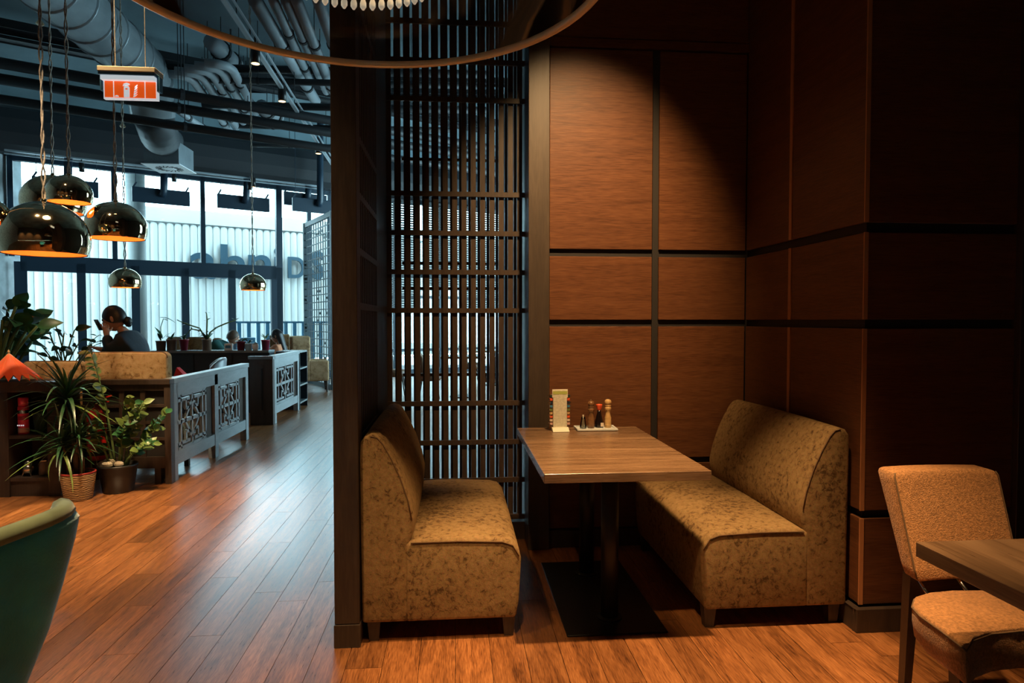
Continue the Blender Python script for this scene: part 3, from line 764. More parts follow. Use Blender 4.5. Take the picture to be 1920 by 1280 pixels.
for k in range(60):
    a = 2 * PI * k / 60
    if cme is None:
        o = MB().lathe([(.0015, .03), (.004, .02), (.0085, .006), (.0085, -.004), (.003, -.012)], (0, 0, 0), 8).build('crystal_drop', M['crystal'], p, world=False, smooth=True); cme = o.data
    else: o = place('crystal_drop', cme, p)
    o.location = (.235 * math.cos(a), .235 * math.sin(a), .012)
for a in (.6, 2.2, 4.2, 5.4):
    MB().tube([(PC.x + .235 * math.cos(a), PC.y + .235 * math.sin(a), PC.z + .045), (PC.x + .03 * math.cos(a), PC.y + .03 * math.sin(a), PC.z + .51)], .002, 5).build('hanger', M['steel'], p)

# ---- track spotlights of the booth ceiling
for k, sp_ in enumerate(SPOTS[:4] + [SPOTS[8]]):
    L = Vector(sp_[1]); d = (Vector(sp_[2]) - L).normalized()
    r = thing('track_spotlight', ['black ceiling spotlight over the booth table', 'black ceiling spotlight washing the wood panels', 'black ceiling spotlight over the booth floor', 'black ceiling spotlight over the near table', 'black ceiling spotlight behind the camera'][k], 'spotlight', L - d * .06, 'booth ceiling spotlights')
    MB().tube([L - d * .16, L - d * .015], .045, 16).build('can', M['black_metal'], r, smooth=True)
    q_ = L - d * .10
    MB().tube([q_, (q_.x, q_.y, 3.92)], .01, 8).build('stem', M['black_metal'], r)

# ================================================================ OVERHEAD IN THE MAIN ROOM
# ---- big round duct with bend, flexible tail and square outlet
du = thing('round_duct', 'thick round grey air duct of short sections running under the ceiling', 'duct', atz(120, 0, 5.0))
da = atz(118, -8, 5.0); db = atz(262, 122, 5.0); dd = (db - da).normalized()
da = da - dd * 1.5
nseg = 9; L = (db - da).length
for k in range(nseg):
    a = da + dd * (L * k / nseg); b = da + dd * (L * (k + 1) / nseg - .012)
    MB().tube([a, a + dd * .03, a + dd * .035, b], [.345, .345, .33, .33], 28).build('section', M['duct'], du, smooth=False).data.shade_smooth()
e1 = atz(262, 122, 5.0); e2 = Vector((e1.x - .06, e1.y + .40, 4.93)); e3 = Vector((e1.x - .12, e1.y + .62, 4.72)); e4 = Vector((e1.x - .14, e1.y + .72, 4.5))
for a, b in ((e1, e2), (e2, e3), (e3, e4)):
    d_ = (b - a) * .97
    MB().tube([a, a + d_ * .15, a + d_ * .2, a + d_], [.335, .335, .32, .31], 28).build('section', M['duct'], du, smooth=True)
dfc = Vector((-5.05, 12.35, 0)); ZD = 4.08
pts = []; rs = []
for k in range(25):
    u = k / 24; p0 = e4; p3 = Vector((dfc.x, dfc.y, ZD + .42)); p1 = p0 + Vector((0, .35, -.35)); p2 = p3 + Vector((-.1, -.3, .15))
    pts.append(p0 * (1 - u) ** 3 + p1 * 3 * u * (1 - u) ** 2 + p2 * 3 * u * u * (1 - u) + p3 * u ** 3); rs.append(.27 + (.02 if k % 2 else 0))
MB().tube(pts, rs, 22).build('flexible_tail', M['flex'], du, smooth=True)
df = thing('air_diffuser', 'square white swirl air outlet under a black box at the end of the duct', 'air vent', (dfc.x, dfc.y, ZD))
MB().box(dfc.x - .29, dfc.x + .29, dfc.y - .33, dfc.y + .33, ZD + .012, ZD + .40).build('plenum_box', M['duct'], df)
fp = MB().box(dfc.x - .32, dfc.x + .32, dfc.y - .38, dfc.y + .38, ZD, ZD + .012).build('face_plate', M['white'], df)
MB().lathe([(.10, ZD - .008), (.10, ZD)], (dfc.x, dfc.y, 0), 24).build('hub', M['white'], df)
for k in range(18):
    a = 2 * PI * k / 18; c = Vector((dfc.x + .175 * math.cos(a), dfc.y + .175 * math.sin(a), ZD - .002)); t_ = Vector((math.cos(a + .5), math.sin(a + .5), 0))
    MB().bar(c - t_ * .055, c + t_ * .055, .018, .006).build('swirl_slot', M['tray'], df)

# ---- cable trays and pipes
def crossing(px, py, z, length, w_, h_, label, name='cable_tray', mat='tray', dirv=None, grp='cable trays and pipes overhead', back=1.0):
    d_ = dirv or WU; a = atz(px, py, z) - d_ * back
    r = thing(name, label, 'cable tray' if name == 'cable_tray' else 'pipe', a, grp)
    if name == 'cable_tray':
        MB().bar(a, a + d_ * length, w_, .012).build('tray_floor', M[mat], r)
        s_ = Vector((-d_.y, d_.x, 0)) * w_ / 2
        for q_ in (s_, -s_): MB().bar(a + q_, a + q_ + d_ * length, .012, h_).build('tray_side', M[mat], r)
        k = .6
        while k < length:
            MB().tube([a + d_ * k, a + d_ * k + Vector((0, 0, 5.9 - z))], .008, 6).build('hanger_rod', M['tray'], r); k += 1.9
    else:
        MB().tube([a, a + d_ * length], w_, 12).build('pipe_run', M[mat], r, smooth=True)
        k = .7
        while k < length:
            MB().tube([a + d_ * k, a + d_ * k + Vector((0, 0, 5.9 - z))], .006, 6).build('hanger_rod', M['tray'], r)
            MB().tube([a + d_ * (k - .02), a + d_ * (k + .02)], w_ * 1.15, 12).build('clamp', M['tray'], r); k += 2.3
    return r
crossing(0, 48, 5.60, 9.5, .30, .12, 'wide black cable tray high across the left ceiling corner')
crossing(0, 72, 5.48, 9.5, .22, .05, 'narrow black cable tray just below the wide one')
crossing(0, 118, 4.52, 10, .07, 0, 'black pipe crossing behind the orange sign, upper of two', 'ceiling_pipe', 'tray')
crossing(0, 148, 4.38, 10, .07, 0, 'black pipe crossing behind the orange sign, lower of two', 'ceiling_pipe', 'tray')
crossing(0, 186, 4.02, 10, .06, 0, 'black pipe crossing low before the window bulkhead', 'ceiling_pipe', 'tray')
crossing(0, 205, 5.42, 11, .16, .10, 'black cable tray closest to the window bulkhead')
XD = Vector((1, -.02, 0)).normalized()
for px, py, z, ln, w_, lab in ((300, 125, 5.2, 5, .06, 'black pipe right of the round duct, topmost of the level ones'), (395, 150, 5.0, 4, .05, 'black level pipe just above the hanging pipe bends'),
                               (380, 196, 4.8, 4.5, .06, 'thick black level pipe across the pipe bundle'), (440, 236, 5.0, 4, .05, 'black level pipe under the pipe bundle ends'), (470, 272, 4.6, 4, .04, 'thin black level pipe nearest the window bulkhead')):
    crossing(px, py, z, ln, w_, 0, lab, 'ceiling_pipe', 'tray', XD, back=0)
for px, py, z, ln, w_, lab in ((330, 140, 5.72, 6, .20, 'black ladder tray right of the round duct'), (440, 165, 5.78, 5, .20, 'black ladder tray behind the track rail')):
    crossing(px, py, z, ln, w_, .10, lab, 'cable_tray', 'tray', XD, back=0)
def bundle(p0, p1, z, r_, label, drop=True):
    a, b = atz(*p0, z), atz(*p1, z)
    r = thing('conduit_pipe', label, 'pipe', a, 'grey pipes in bundles overhead')
    path = [a, b]
    if drop: path = [a + Vector((-.30, -.06, .0)), a + Vector((-.12, -.02, .0)), a + Vector((-.03, .05, -.0)), a + Vector((0, .2, 0)), b]
    MB().tube(path, r_, 12).build('pipe_run', M['pipe'], r, smooth=True)
    for u in (.35, .8):
        c = a + (b - a) * u; d_ = (b - a).normalized()
        MB().tube([c - d_ * .03, c + d_ * .03], r_ * 1.2, 12).build('clamp', M['tray'], r)
        MB().tube([c, c + Vector((0, 0, 5.9 - z))], .006, 6).build('hanger_rod', M['tray'], r)
for k in range(5):
    bundle((352 + 19 * k, 142 - 5 * k), (432 + 12 * k, 247 - 9 * k), 5.0, .062, 'grey pipe in the bundle behind the orange sign, %s from the left' % ['first', 'second', 'third', 'fourth', 'fifth'][k])
for k, (x0, x1, y1, rr) in enumerate(((478, 592, 190, .085), (512, 582, 150, .06), (535, 612, 172, .06), (556, 632, 190, .07), (596, 660, 190, .07))):
    bundle((x0, 0), (x1, y1), 5.15, rr, 'grey pipe seen through the smoked pendant, %s from the left' % ['first', 'second', 'third', 'fourth', 'fifth'][k], False)
bundle((398, 78), (442, 124), 5.4, .13, 'short thick grey pipe beside the track rail', False)
bundle((490, 200), (520, 222), 4.9, .12, 'short grey duct stub right of the pipe bundle', False)
bundle((330, 205), (392, 247), 4.7, .05, 'bent grey pipe running down towards the air outlet', False)
# sprinkler heads
for px, py, z, lab in ((75, 15, 5.3, 'brass sprinkler head at the top left corner'), (75, 45, 5.2, 'second brass sprinkler head below the corner one'), (230, 237, 4.7, 'brass sprinkler head by the bend of the round duct')):
    c = atz(px, py, z); r = thing('sprinkler', lab, 'sprinkler', c, 'sprinkler heads')
    MB().tube([c, (c.x, c.y, 5.9)], .012, 8).build('drop_pipe', M['cord'], r)
    MB().lathe([(.03, -.02), (.05, 0), (.02, .05)], c, 12).build('head', M['rim'], r, smooth=True)

# ---- lighting track with black spots
ta, tb = atz(420, 0, 4.55), atz(640, 335, 4.55)
tk = thing('lighting_track', 'long aluminium lighting track running towards the windows', 'track light', ta)
MB().bar(ta - (tb - ta) * .1, tb, .05, .035).build('rail', M['rail'], tk)
MB().bar(ta - (tb - ta) * .1 + Vector((.06, 0, .05)), tb + Vector((.06, 0, .05)), .02, .02).build('cable_channel', M['rail'], tk)
for u in (.05, .4, .75):
    c = ta + (tb - ta) * u; MB().tube([c, (c.x, c.y, 5.9)], .006, 6).build('hanger_rod', M['tray'], tk)
def can_light(px, py, z, label, r_=.055, power=0):
    c = atz(px, py, z)
    r = thing('spotlight', label, 'spotlight', c, 'black track spotlights')
    MB().tube([c + Vector((0, 0, .03)), c + Vector((0, 0, .22))], r_, 16).build('can', M['black_metal'], r, smooth=True)
    MB().lathe([(r_ * .85, .028), (.01, .026)], c, 16).build('lens', M['bulb'], r)
    MB().tube([c + Vector((0, 0, .2)), c + Vector((0, 0, .34))], .012, 8).build('stem', M['black_metal'], r)
for px, py, lab in ((479, 124, 'black track spotlight under the pendant rim'), (529, 194, 'black track spotlight halfway along the track'), (597, 291, 'black track spotlight at the window end of the track')):
    can_light(px, py, 4.35, lab)
c0 = wp(0, 0, -.8)
hr = thing('window_track', 'thin aluminium lighting track along the head of the windows', 'track light', wp(-.1, HEAD - .02, -.75))
MB().bar(wp(-.1, HEAD - .06, -.75), wp(5.6, HEAD - .06, -.75), .05, .03).build('rail', M['rail'], hr)
MB().bar(wp(-.1, HEAD - .14, -.85), wp(5.6, HEAD - .14, -.85), .03, .02).build('cable_channel', M['rail'], hr)
for k, px in enumerate((158, 330, 471)):
    t_ = wt(px, -.75); c = wp(t_, HEAD - .30, -.75)
    r = thing('spotlight', 'small spotlight on the window track, %s from the left' % ['first', 'second', 'third'][k], 'spotlight', c, 'window track spotlights')
    MB().tube([c, c + Vector((0, 0, .16))], .045, 12).build('can', M['black_metal'], r, smooth=True)
    MB().tube([c + Vector((0, 0, .15)), c + Vector((0, 0, .24))], .012, 8).build('stem', M['black_metal'], r)
# ---- hanging dark heater panels by the windows
for k, (x0, x1, y0, y1) in enumerate(((59, 185, 331, 365), (247, 356, 352, 381), (407, 505, 365, 394), (532, 612, 365, 384), (548, 640, 374, 398))):
    off = -.45 if k < 4 else -1.0
    pl = W0 + WN * off
    a, b = toplane(x0, y0, pl, WN), toplane(x1, y1, pl, WN); t0, t1 = (a - pl).dot(WU), (b - pl).dot(WU)
    zt = toplane((x0 + x1) / 2, (y0 + y1) / 2 - 12, pl, WN).z; zb = zt - .30
    r = thing('heater_panel', 'dark hanging heater panel by the windows, %s' % ['leftmost', 'second from the left', 'third from the left', 'behind the last one at right', 'rightmost and nearest'][k], 'heater', wp(t0, zb, off), 'hanging heater panels')
    MB().bar(wp(t0, (zt + zb) / 2, off), wp(t1, (zt + zb) / 2, off), .07, zt - zb).build('panel', M['frame'], r, bevel=.01)
    for t_ in (t0 + .05, t1 - .05):
        MB().bar(wp(t_ - .03, zt - .02, off), wp(t_ + .03, zt + .09, off), .05, .03).build('bracket', M['frame'], r)
        MB().tube([wp(t_ + .02, zt + .08, off), wp(t_ + .02, HEAD if k < 4 else 5.9, off)], .006, 6).build('hanger_rod', M['frame'], r)
    tm = (t0 + t1) / 2
    MB().tube([wp(tm, zt - .15, off - .06), wp(tm + .03, zt - .05, off - .1), wp(tm + .05, HEAD if k < 4 else 5.9, off - .1)], .07, 12).build('feed_duct', M['frame'], r, smooth=True)
can_light(475, 353, 4.2, 'small brass-lit spotlight hanging before the third heater panel', .05)

# ---- orange extinguisher sign on two wires
SY = 4.1
sg2 = thing('hanging_sign', 'orange fire extinguisher sign box hanging on two wires', 'sign', (-1.886, SY, 2.68))
MB().extrude([(-2.046, SY - .06, 2.812), (-2.046, SY - .06, 2.842), (-2.046, SY + .06, 2.842), (-2.046, SY + .06, 2.812)], (.32, 0, 0)).build('housing', M['signbox'], sg2, bevel=.004)
MB().box(-2.042, -1.730, SY - .055, SY + .055, 2.795, 2.812).build('housing_base', M['signblue'], sg2)
MB().box(-2.035, -1.737, SY - .045, SY + .045, 2.77, 2.795).build('light_bar', M['signlit'], sg2)
fr_ = MB().box(-2.034, -1.732, SY - .012, SY + .012, 2.668, 2.77).build('glass_frame', M['signlit'], sg2)
MB().box(-2.026, -1.741, SY - .016, SY - .012, 2.677, 2.770).build('sign_face', M['orange'], sg2)
for x in (-1.975, -1.80): MB().box(x - .002, x + .002, SY - .019, SY - .016, 2.677, 2.77).build('divider_line', M['signlit'], sg2)
for x0, x1 in ((-2.05, -2.034), (-1.732, -1.716)): MB().box(x0, x1, SY - .02, SY + .02, 2.715, 2.80).build('end_clip', M['signblue'], sg2)
pic = MB()
pic.box(-1.918, -1.887, SY - .0195, SY - .016, 2.678, 2.735)
pic.extrude([(-1.918, SY - .0195, 2.735), (-1.912, SY - .0195, 2.744), (-1.893, SY - .0195, 2.744), (-1.887, SY - .0195, 2.735)], (0, .003, 0))
pic.extrude([(-1.924, SY - .0195, 2.742), (-1.918, SY - .0195, 2.756), (-1.902, SY - .0195, 2.762), (-1.888, SY - .0195, 2.758), (-1.884, SY - .0195, 2.750), (-1.90, SY - .0195, 2.746)], (0, .003, 0))
pic.build('extinguisher_mark', M['signlit'], sg2)
MB().box(-1.909, -1.896, SY - .0205, SY - .0195, 2.722, 2.729).build('mark_gauge', M['orange'], sg2)
fl_ = MB()
for k in range(5):
    x = -1.866 + .002 * k; z_ = 2.680 + .0135 * k
    fl_.extrude([(x, SY - .0195, z_), (x + .012, SY - .0195, z_ + .004), (x + .024 - .002 * k, SY - .0195, z_ + .018), (x + .016, SY - .0195, z_ + .012), (x + .004, SY - .0195, z_ + .011)], (0, .003, 0))
fl_.build('flame_mark', M['signlit'], sg2)
MB().lathe([(.012, 2.680), (.009, 2.686), (.002, 2.689)], (-1.958, SY - .018, 0), 10, sy=.1).build('mark_hand', M['signlit'], sg2)
for x in (-1.972, -1.803):
    MB().tube([(x, SY, 2.85), (x, SY, 5.9)], .0022, 6).build('wire', M['cord'], sg2)
    MB().tube([(x - .006, SY, 2.842), (x - .006, SY, 2.858), (x + .006, SY, 2.858), (x + .006, SY, 2.842)], .0025, 6).build('eyelet', M['signbox'], sg2)

# ---- mirrored bronze dome pendants
def dome(c, R, label, power=0, twist=1):
    c = Vector(c)                                  # centre of the open rim
    r = thing('dome_pendant', label, 'pendant lamp', c, 'mirrored bronze dome pendants')
    pr = []
    for k in range(15):
        a = -.42 + (PI / 2 + .42) * k / 14
        pr.append((R * math.cos(a), R * .93 * (math.sin(a) + math.sin(.42))))
    MB().lathe([(q, z_ + c.z) for q, z_ in pr], (c.x, c.y, 0), 40, cap=False).build('shade', M['copper'], r, smooth=True)
    ins = MB().lathe([(q * .975, z_ * .965 + c.z + .004) for q, z_ in pr], (c.x, c.y, 0), 40, cap=False).build('inner_shade', M['copper_in'], r, smooth=True)
    MB().lathe([(.02, c.z + R * 1.30), (.02, c.z + R * 1.36), (.006, c.z + R * 1.40)], (c.x, c.y, 0), 12).build('cap', M['copper'], r, smooth=True)
    z_ = c.z + R * 1.36; pts1 = []; pts2 = []; k = 0
    while z_ < 5.9:
        a = k * 1.1; w_ = .008 + .004 * math.sin(k * .37)
        pts1.append((c.x + w_ * math.cos(a), c.y + w_ * math.sin(a), z_)); pts2.append((c.x - w_ * math.cos(a), c.y - w_ * math.sin(a), z_)); z_ += .05; k += 1
    MB().tube(pts1, .006, 5).build('cord', M['cord'], r); MB().tube(pts2, .006, 5).build('cord', M['cord'], r)
    MB().ball((c.x, c.y, c.z + R * .5), R * .16, 12, 8).build('bulb', M['bulb'], r, smooth=True)
    if power:
        l = D.lights.new('pendant_light', 'POINT'); l.energy = power; l.color = (1, .55, .2); l.shadow_soft_size = R * .17
        o = D.objects.new('pendant_light', l); col.objects.link(o); o.location = (c.x, c.y, c.z + R * .22)
def dome_px(x0, x1, yr, Y, label, power):
    a, b = atY(x0, yr, Y), atY(x1, yr, Y); dome(((a.x + b.x) / 2, Y, a.z), (b.x - a.x) / 2, label, power)
dome_px(5, 163, 476, 5.0, 'largest bronze dome pendant, hanging lowest at the left', 4)
dome_px(163, 273, 447, 5.75, 'medium bronze dome pendant right of the largest one', 3)
dome_px(89, 171, 379, 5.65, 'small bronze dome pendant hanging above the largest one', 2)
dome_px(44, 156, 398, 6.7, 'bronze dome pendant half hidden behind the largest one', 2)
dome_px(-46, 15, 411, 4.9, 'bronze dome pendant cut off by the left edge', 1.5)
dome_px(206, 264, 539, 8.5, 'far bronze dome pendant hanging above the woman', 3)
dome_px(450, 499, 544, 9.5, 'far bronze dome pendant hanging above the counter plants', 3)

# ================================================================ DIVIDERS AND LOUNGE AT LEFT
DX = -2.39                      # aisle face of the dividers
def fret(par, y0, y1, z0, z1, X, mat, th=.02):
    """fretwork field on a plane of constant X between y0..y1 and z0..z1; each bar its own piece"""
    Wd, Hd = y1 - y0, z1 - z0
    def b(u0, v0, u1, v1, w_=.027):
        MB().bar((X, y0 + u0 * Wd, z0 + v0 * Hd), (X, y0 + u1 * Wd, z0 + v1 * Hd), w_, th, up=(1, 0, 0)).build('fret_bar', mat, par)
    b(.02, 0, .02, 1); b(.98, 0, .98, 1); b(0, .01, 1, .01); b(0, .99, 1, .99)
    b(0, .5, 1, .5, .034); b(.5, 0, .5, 1); b(.14, .5, .14, 1); b(.86, .5, .86, 1); b(.14, 0, .14, .5); b(.86, 0, .86, .5)
    for s in (0, 1):
        f = (lambda v: v) if s == 0 else (lambda v: 1 - v)
        b(.0, f(.90), .42, f(.90)); b(.58, f(.90), 1, f(.90))
        b(.30, f(.90), .30, f(.72)); b(.70, f(.90), .70, f(.72))
        b(.30, f(.72), .42, f(.72)); b(.58, f(.72), .70, f(.72))
        b(.42, f(.72), .42, f(.82)); b(.58, f(.72), .58, f(.82))
        b(.5, f(.86), .26, f(.5)); b(.5, f(.86), .74, f(.5))

def divider(name, label, y0, y1, n, top):
    r = thing(name, label, 'divider', (DX, (y0 + y1) / 2, 0), 'low fretwork dividers along the aisle')
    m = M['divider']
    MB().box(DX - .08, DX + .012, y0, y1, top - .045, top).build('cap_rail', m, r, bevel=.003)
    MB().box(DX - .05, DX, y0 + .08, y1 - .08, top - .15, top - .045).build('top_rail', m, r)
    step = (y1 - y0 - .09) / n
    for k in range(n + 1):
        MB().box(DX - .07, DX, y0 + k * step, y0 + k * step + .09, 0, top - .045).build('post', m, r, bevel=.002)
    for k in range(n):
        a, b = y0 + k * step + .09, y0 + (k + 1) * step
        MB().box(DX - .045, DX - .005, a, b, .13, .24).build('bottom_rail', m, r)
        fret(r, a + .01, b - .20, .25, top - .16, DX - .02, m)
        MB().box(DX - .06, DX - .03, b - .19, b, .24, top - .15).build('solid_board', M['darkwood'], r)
    return r
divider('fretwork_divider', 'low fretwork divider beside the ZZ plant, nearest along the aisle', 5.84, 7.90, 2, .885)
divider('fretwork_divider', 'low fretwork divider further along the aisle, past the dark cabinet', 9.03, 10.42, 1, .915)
cb = thing('end_cabinet', 'dark narrow cabinet end between the two fretwork dividers', 'cabinet', (-2.53, 9.0, 0))
MB().box(-2.685, DX, 8.94, 9.03, .0, .87).build('body', M['darkwood'], cb, bevel=.003)
MB().box(-2.70, DX + .01, 8.92, 9.04, .87, .91).build('top', M['countertop'], cb, bevel=.003)
MB().box(-2.60, -2.50, 8.934, 8.94, .10, .80).build('door', M['darkwood'], cb); MB().box(-2.535, -2.515, 8.925, 8.934, .2, .75).build('door_strip', M['black_metal'], cb)
se = thing('open_shelf_end', 'dark open shelf unit closing the far end of the dividers', 'shelf', (-2.55, 10.72, 0))
for y in (10.46, 10.97): MB().box(-2.75, DX, y, y + .03, 0, .90).build('side_board', M['darkcounter'], se)
for z_ in (.09, .36, .62, .88): MB().box(-2.75, DX, 10.49, 10.97, z_, z_ + .025).build('shelf_board', M['countertop'], se)
MB().box(-2.75, -2.73, 10.49, 10.97, .09, .9).build('back_board', M['darkcounter'], se)

# ---- camera-facing end of the near divider
de = thing('divider_end', 'dark wooden divider end with rails behind the potted plants', 'divider', (-2.85, 5.80, 0))
MB().box(-2.43, DX + .012, 5.76, 5.838, 0, .842).build('post', M['darkwood'], de, bevel=.003)
MB().box(-3.10, -2.43, 5.77, 5.83, .79, .842).build('top_rail', M['darkwood'], de)
MB().box(-3.12, DX + .014, 5.745, 5.838, .842, .885).build('cap_rail', M['darkwood'], de, bevel=.003)
MB().box(-3.10, -2.43, 5.77, 5.82, .135, .23).build('bottom_rail', M['darkwood'], de)
MB().box(-3.10, -2.43, 5.80, 5.815, .23, .79).build('back_board', M['joint'], de)
for x in (-2.95, -2.78, -2.61): MB().box(x - .02, x + .02, 5.78, 5.80, .23, .79).build('bar', M['darkwood'], de)
for z_ in (.38, .52, .66): MB().box(-3.10, -2.43, 5.782, 5.80, z_ - .012, z_ + .012).build('bar', M['darkwood'], de)
MB().box(-2.52, -2.47, 5.775, 5.83, 0, .135).build('foot', M['darkwood'], de)

# ---- shelf unit at far left
sh = thing('open_shelf', 'dark wooden open shelf unit at the left edge holding a spray can', 'shelf', (-3.6, 5.62, 0))
for x0, x1 in ((-4.2, -4.12), (-3.56, -3.462), (-3.175, -3.085)): MB().box(x0, x1, 5.44, 5.74, 0, .82).build('upright', M['darkwood'], sh, bevel=.002)
MB().box(-4.22, -3.07, 5.42, 5.74, .82, .90).build('top_board', M['darkwood'], sh, bevel=.003)
for z_ in (.12, .455):
    for x0, x1 in ((-4.12, -3.56), (-3.462, -3.175)): MB().box(x0, x1, 5.45, 5.73, z_, z_ + .025).build('shelf_board', M['darkwood'], sh)
MB().box(-4.12, -3.175, 5.73, 5.74, .0, .82).build('back_board', M['darkwood'], sh)
for x0, x1 in ((-4.12, -3.56), (-3.462, -3.175)): MB().box(x0, x1, 5.46, 5.48, 0, .12).build('kick_board', M['darkwood'], sh)
# spray can
c = Vector((-3.402, 5.53, .48))
r = thing('spray_can', 'pink spray can on the upper shelf at the left', 'spray can', c)
MB().lathe([(.036, 0), (.038, .004), (.038, .215), (.033, .228)], c, 20).build('body', M['pink'], r, smooth=True)
MB().lathe([(.0385, .015), (.0385, .05)], c, 20, cap=False).build('label_band', M['pinklt'], r, smooth=True)
MB().lathe([(.0385, .165), (.0385, .19)], c, 20, cap=False).build('label_band', M['silver'], r, smooth=True)
MB().lathe([(.0385, .115), (.0385, .145)], c, 20, cap=False).build('print_band', M['redpot'], r, smooth=True)
for k in range(4): MB().box(c.x - .025 + .014 * k, c.x - .017 + .014 * k, c.y - .0395, c.y - .036, c.z + .068, c.z + .077).build('label_mark', M['signlit'], r)
MB().lathe([(.034, .228), (.035, .285), (.03, .292)], c, 20).build('cap', M['pink'], r, smooth=True)
c = Vector((-3.27, 5.56, .48)); r = thing('flower_pot', 'empty dark green pot beside the pink spray can', 'pot', c)
MB().lathe([(.055, 0), (.072, .15), (.078, .15), (.078, .17), (.068, .17), (.05, .02)], c, 22).build('body', M['greenpot'], r, smooth=True)
MB().lathe([(.06, .12), (.001, .12)], c, 22, cap=False).build('soil', M['soil'], r)
c = Vector((-3.375, 5.53, .145)); r = thing('sugar_bowl', 'round silver sugar bowl on little feet on the lower shelf', 'bowl', c)
MB().lathe([(.015, .02), (.034, .028), (.043, .05), (.042, .07), (.034, .085), (.030, .088)], c, 20).build('bowl', M['silver'], r, smooth=True)
MB().lathe([(.032, .09), (.034, .10), (.026, .118), (.022, .122)], c, 20).build('lid', M['silver'], r, smooth=True)
for k in range(3):
    a = 2 * PI * k / 3 - .6; MB().tube([c + Vector((.028 * math.cos(a), .028 * math.sin(a), .035)), c + Vector((.042 * math.cos(a), .042 * math.sin(a), 0))], [.007, .004], 6).build('foot', M['silver'], r)
c = Vector((-3.265, 5.57, .145)); r = thing('storage_jar', 'cloudy glass storage jar beside the silver sugar bowl', 'jar', c)
MB().lathe([(.045, 0), (.048, .01), (.048, .095), (.04, .105), (.04, .11)], c, 20).build('body', M['brownpot'], r, smooth=True)
MB().lathe([(.044, .11), (.044, .125), (.01, .128)], c, 20).build('lid', M['silver'], r, smooth=True)
# folded paper parasol on top
c = Vector((-3.50, 5.56, .905)); r = thing('paper_parasol', 'orange pleated paper parasol standing open on the shelf top', 'parasol', c)
vs = []; n = 36
for k in range(n):
    a = 2 * PI * k / n; rr = .215 if k % 2 else .165
    vs.append(c + Vector((rr * math.cos(a), .8 * rr * math.sin(a), (.0 if k % 2 else .05))))
top = c + Vector((-.02, 0, .215))
mb = MB().add(vs + [top], [(k, (k + 1) % n, n) for k in range(n)])
mb.build('canopy', M['parasol'], r, solid=.002)
for k in range(0, n, 3): MB().tube([top, vs[k] + Vector((0, 0, -.003))], .002, 4).build('rib', M['milllight'], r)
MB().lathe([(.006, 0), (.006, .22), (.010, .222), (.004, .24)], c + Vector((-.02, 0, 0)), 8).build('stick', M['milllight'], r)

# ---- fire extinguisher hung on the divider end
c = Vector((-2.915, 5.665, .24)); r = thing('fire_extinguisher', 'red fire extinguisher hanging behind the potted plants', 'fire extinguisher', c)
MB().lathe([(.06, 0), (.075, .012), (.078, .04), (.078, .34), (.07, .385), (.045, .415), (.024, .425), (.022, .45)], c, 26).build('cylinder', M['red'], r, smooth=True)
MB().lathe([(.0786, .04), (.0786, .075)], c, 26, cap=False).build('base_band', M['black_metal'], r, smooth=True)
for x_ in (-.03, .006): MB().box(c.x + x_, c.x + x_ + .02, c.y - .0795, c.y - .072, c.z + .215, c.z + .237).build('label_panel', M['labelw'], r)
MB().box(c.x - .04, c.x + .04, c.y - .0775, c.y - .070, c.z + .10, c.z + .20).build('label_text', M['redpot'], r)
MB().lathe([(.022, .45), (.028, .46), (.028, .475), (.012, .48)], c, 14).build('valve', M['steel'], r, smooth=True)
MB().bar(c + Vector((-.02, 0, .485)), c + Vector((.12, -.02, .525)), .022, .012).build('lever', M['red'], r); MB().bar(c + Vector((-.02, 0, .468)), c + Vector((.10, -.02, .478)), .018, .010).build('handle', M['red'], r)
MB().tube([c + Vector((.02, -.02, .46)), c + Vector((.09, -.05, .44)), c + Vector((.11, -.05, .3)), c + Vector((.095, -.04, .12))], .009, 8).build('hose', M['black_metal'], r, smooth=True)
MB().box(c.x - .02, c.x + .02, c.y + .06, 5.80, c.z + .30, c.z + .34).build('wall_bracket', M['black_metal'], r)

# ---- plants
def strap(L, w_, droop, n=7):                      # long narrow leaf rising along +x, arching down
    vs = []; fs = []; x = z = 0; a = 0
    for k in range(n + 1):
        u = k / n; ww = w_ * (1 - u ** 2.2) * (.55 + .45 * min(1, u * 5)) + .0008
        vs += [Vector((x, -ww / 2, z + ww * .22)), Vector((x, 0, z)), Vector((x, ww / 2, z + ww * .22))]
        a = -droop * u * 1.6; x += L / n * math.cos(a); z += L / n * math.sin(a)
    for k in range(n):
        for j in (0, 1): fs.append((3 * k + j, 3 * k + j + 1, 3 * k + 4 + j, 3 * k + 3 + j))
    return vs, fs
def oval(L, w_, bend=.2, fold=.2, n=6, tip=1.6):
    vs = []; fs = []
    for k in range(n + 1):
        u = k / n; ww = w_ * math.sin(PI * min(1, u ** .8)) ** .8 * (1 if u < .6 else (1 - (u - .6) * .5)) if 0 < u < 1 else .002
        z = -bend * L * u * u
        vs += [Vector((u * L, -ww / 2, z + ww * fold)), Vector((u * L, 0, z)), Vector((u * L, ww / 2, z + ww * fold))]
    for k in range(n):
        for j in (0, 1): fs.append((3 * k + j, 3 * k + j + 1, 3 * k + 4 + j, 3 * k + 3 + j))
    return vs, fs
LEAF = {}
def leaf_mesh(key, vf, mat):
    if key not in LEAF:
        me = D.meshes.new('leaf'); me.from_pydata(vf[0], [], vf[1]); me.update(); me.materials.append(mat); me.shade_smooth(); LEAF[key] = me
    return LEAF[key]
def put_leaf(par, me, pos, az, el, s=1, roll=0, name='leaf'):
    o = place(name, me, par); o.location = Vector(pos) - wloc(par)
    o.rotation_euler = (Matrix.Rotation(az, 4, 'Z') @ Matrix.Rotation(-el, 4, 'Y') @ Matrix.Rotation(roll, 4, 'X')).to_euler()
    o.scale = (s, s, s); return o

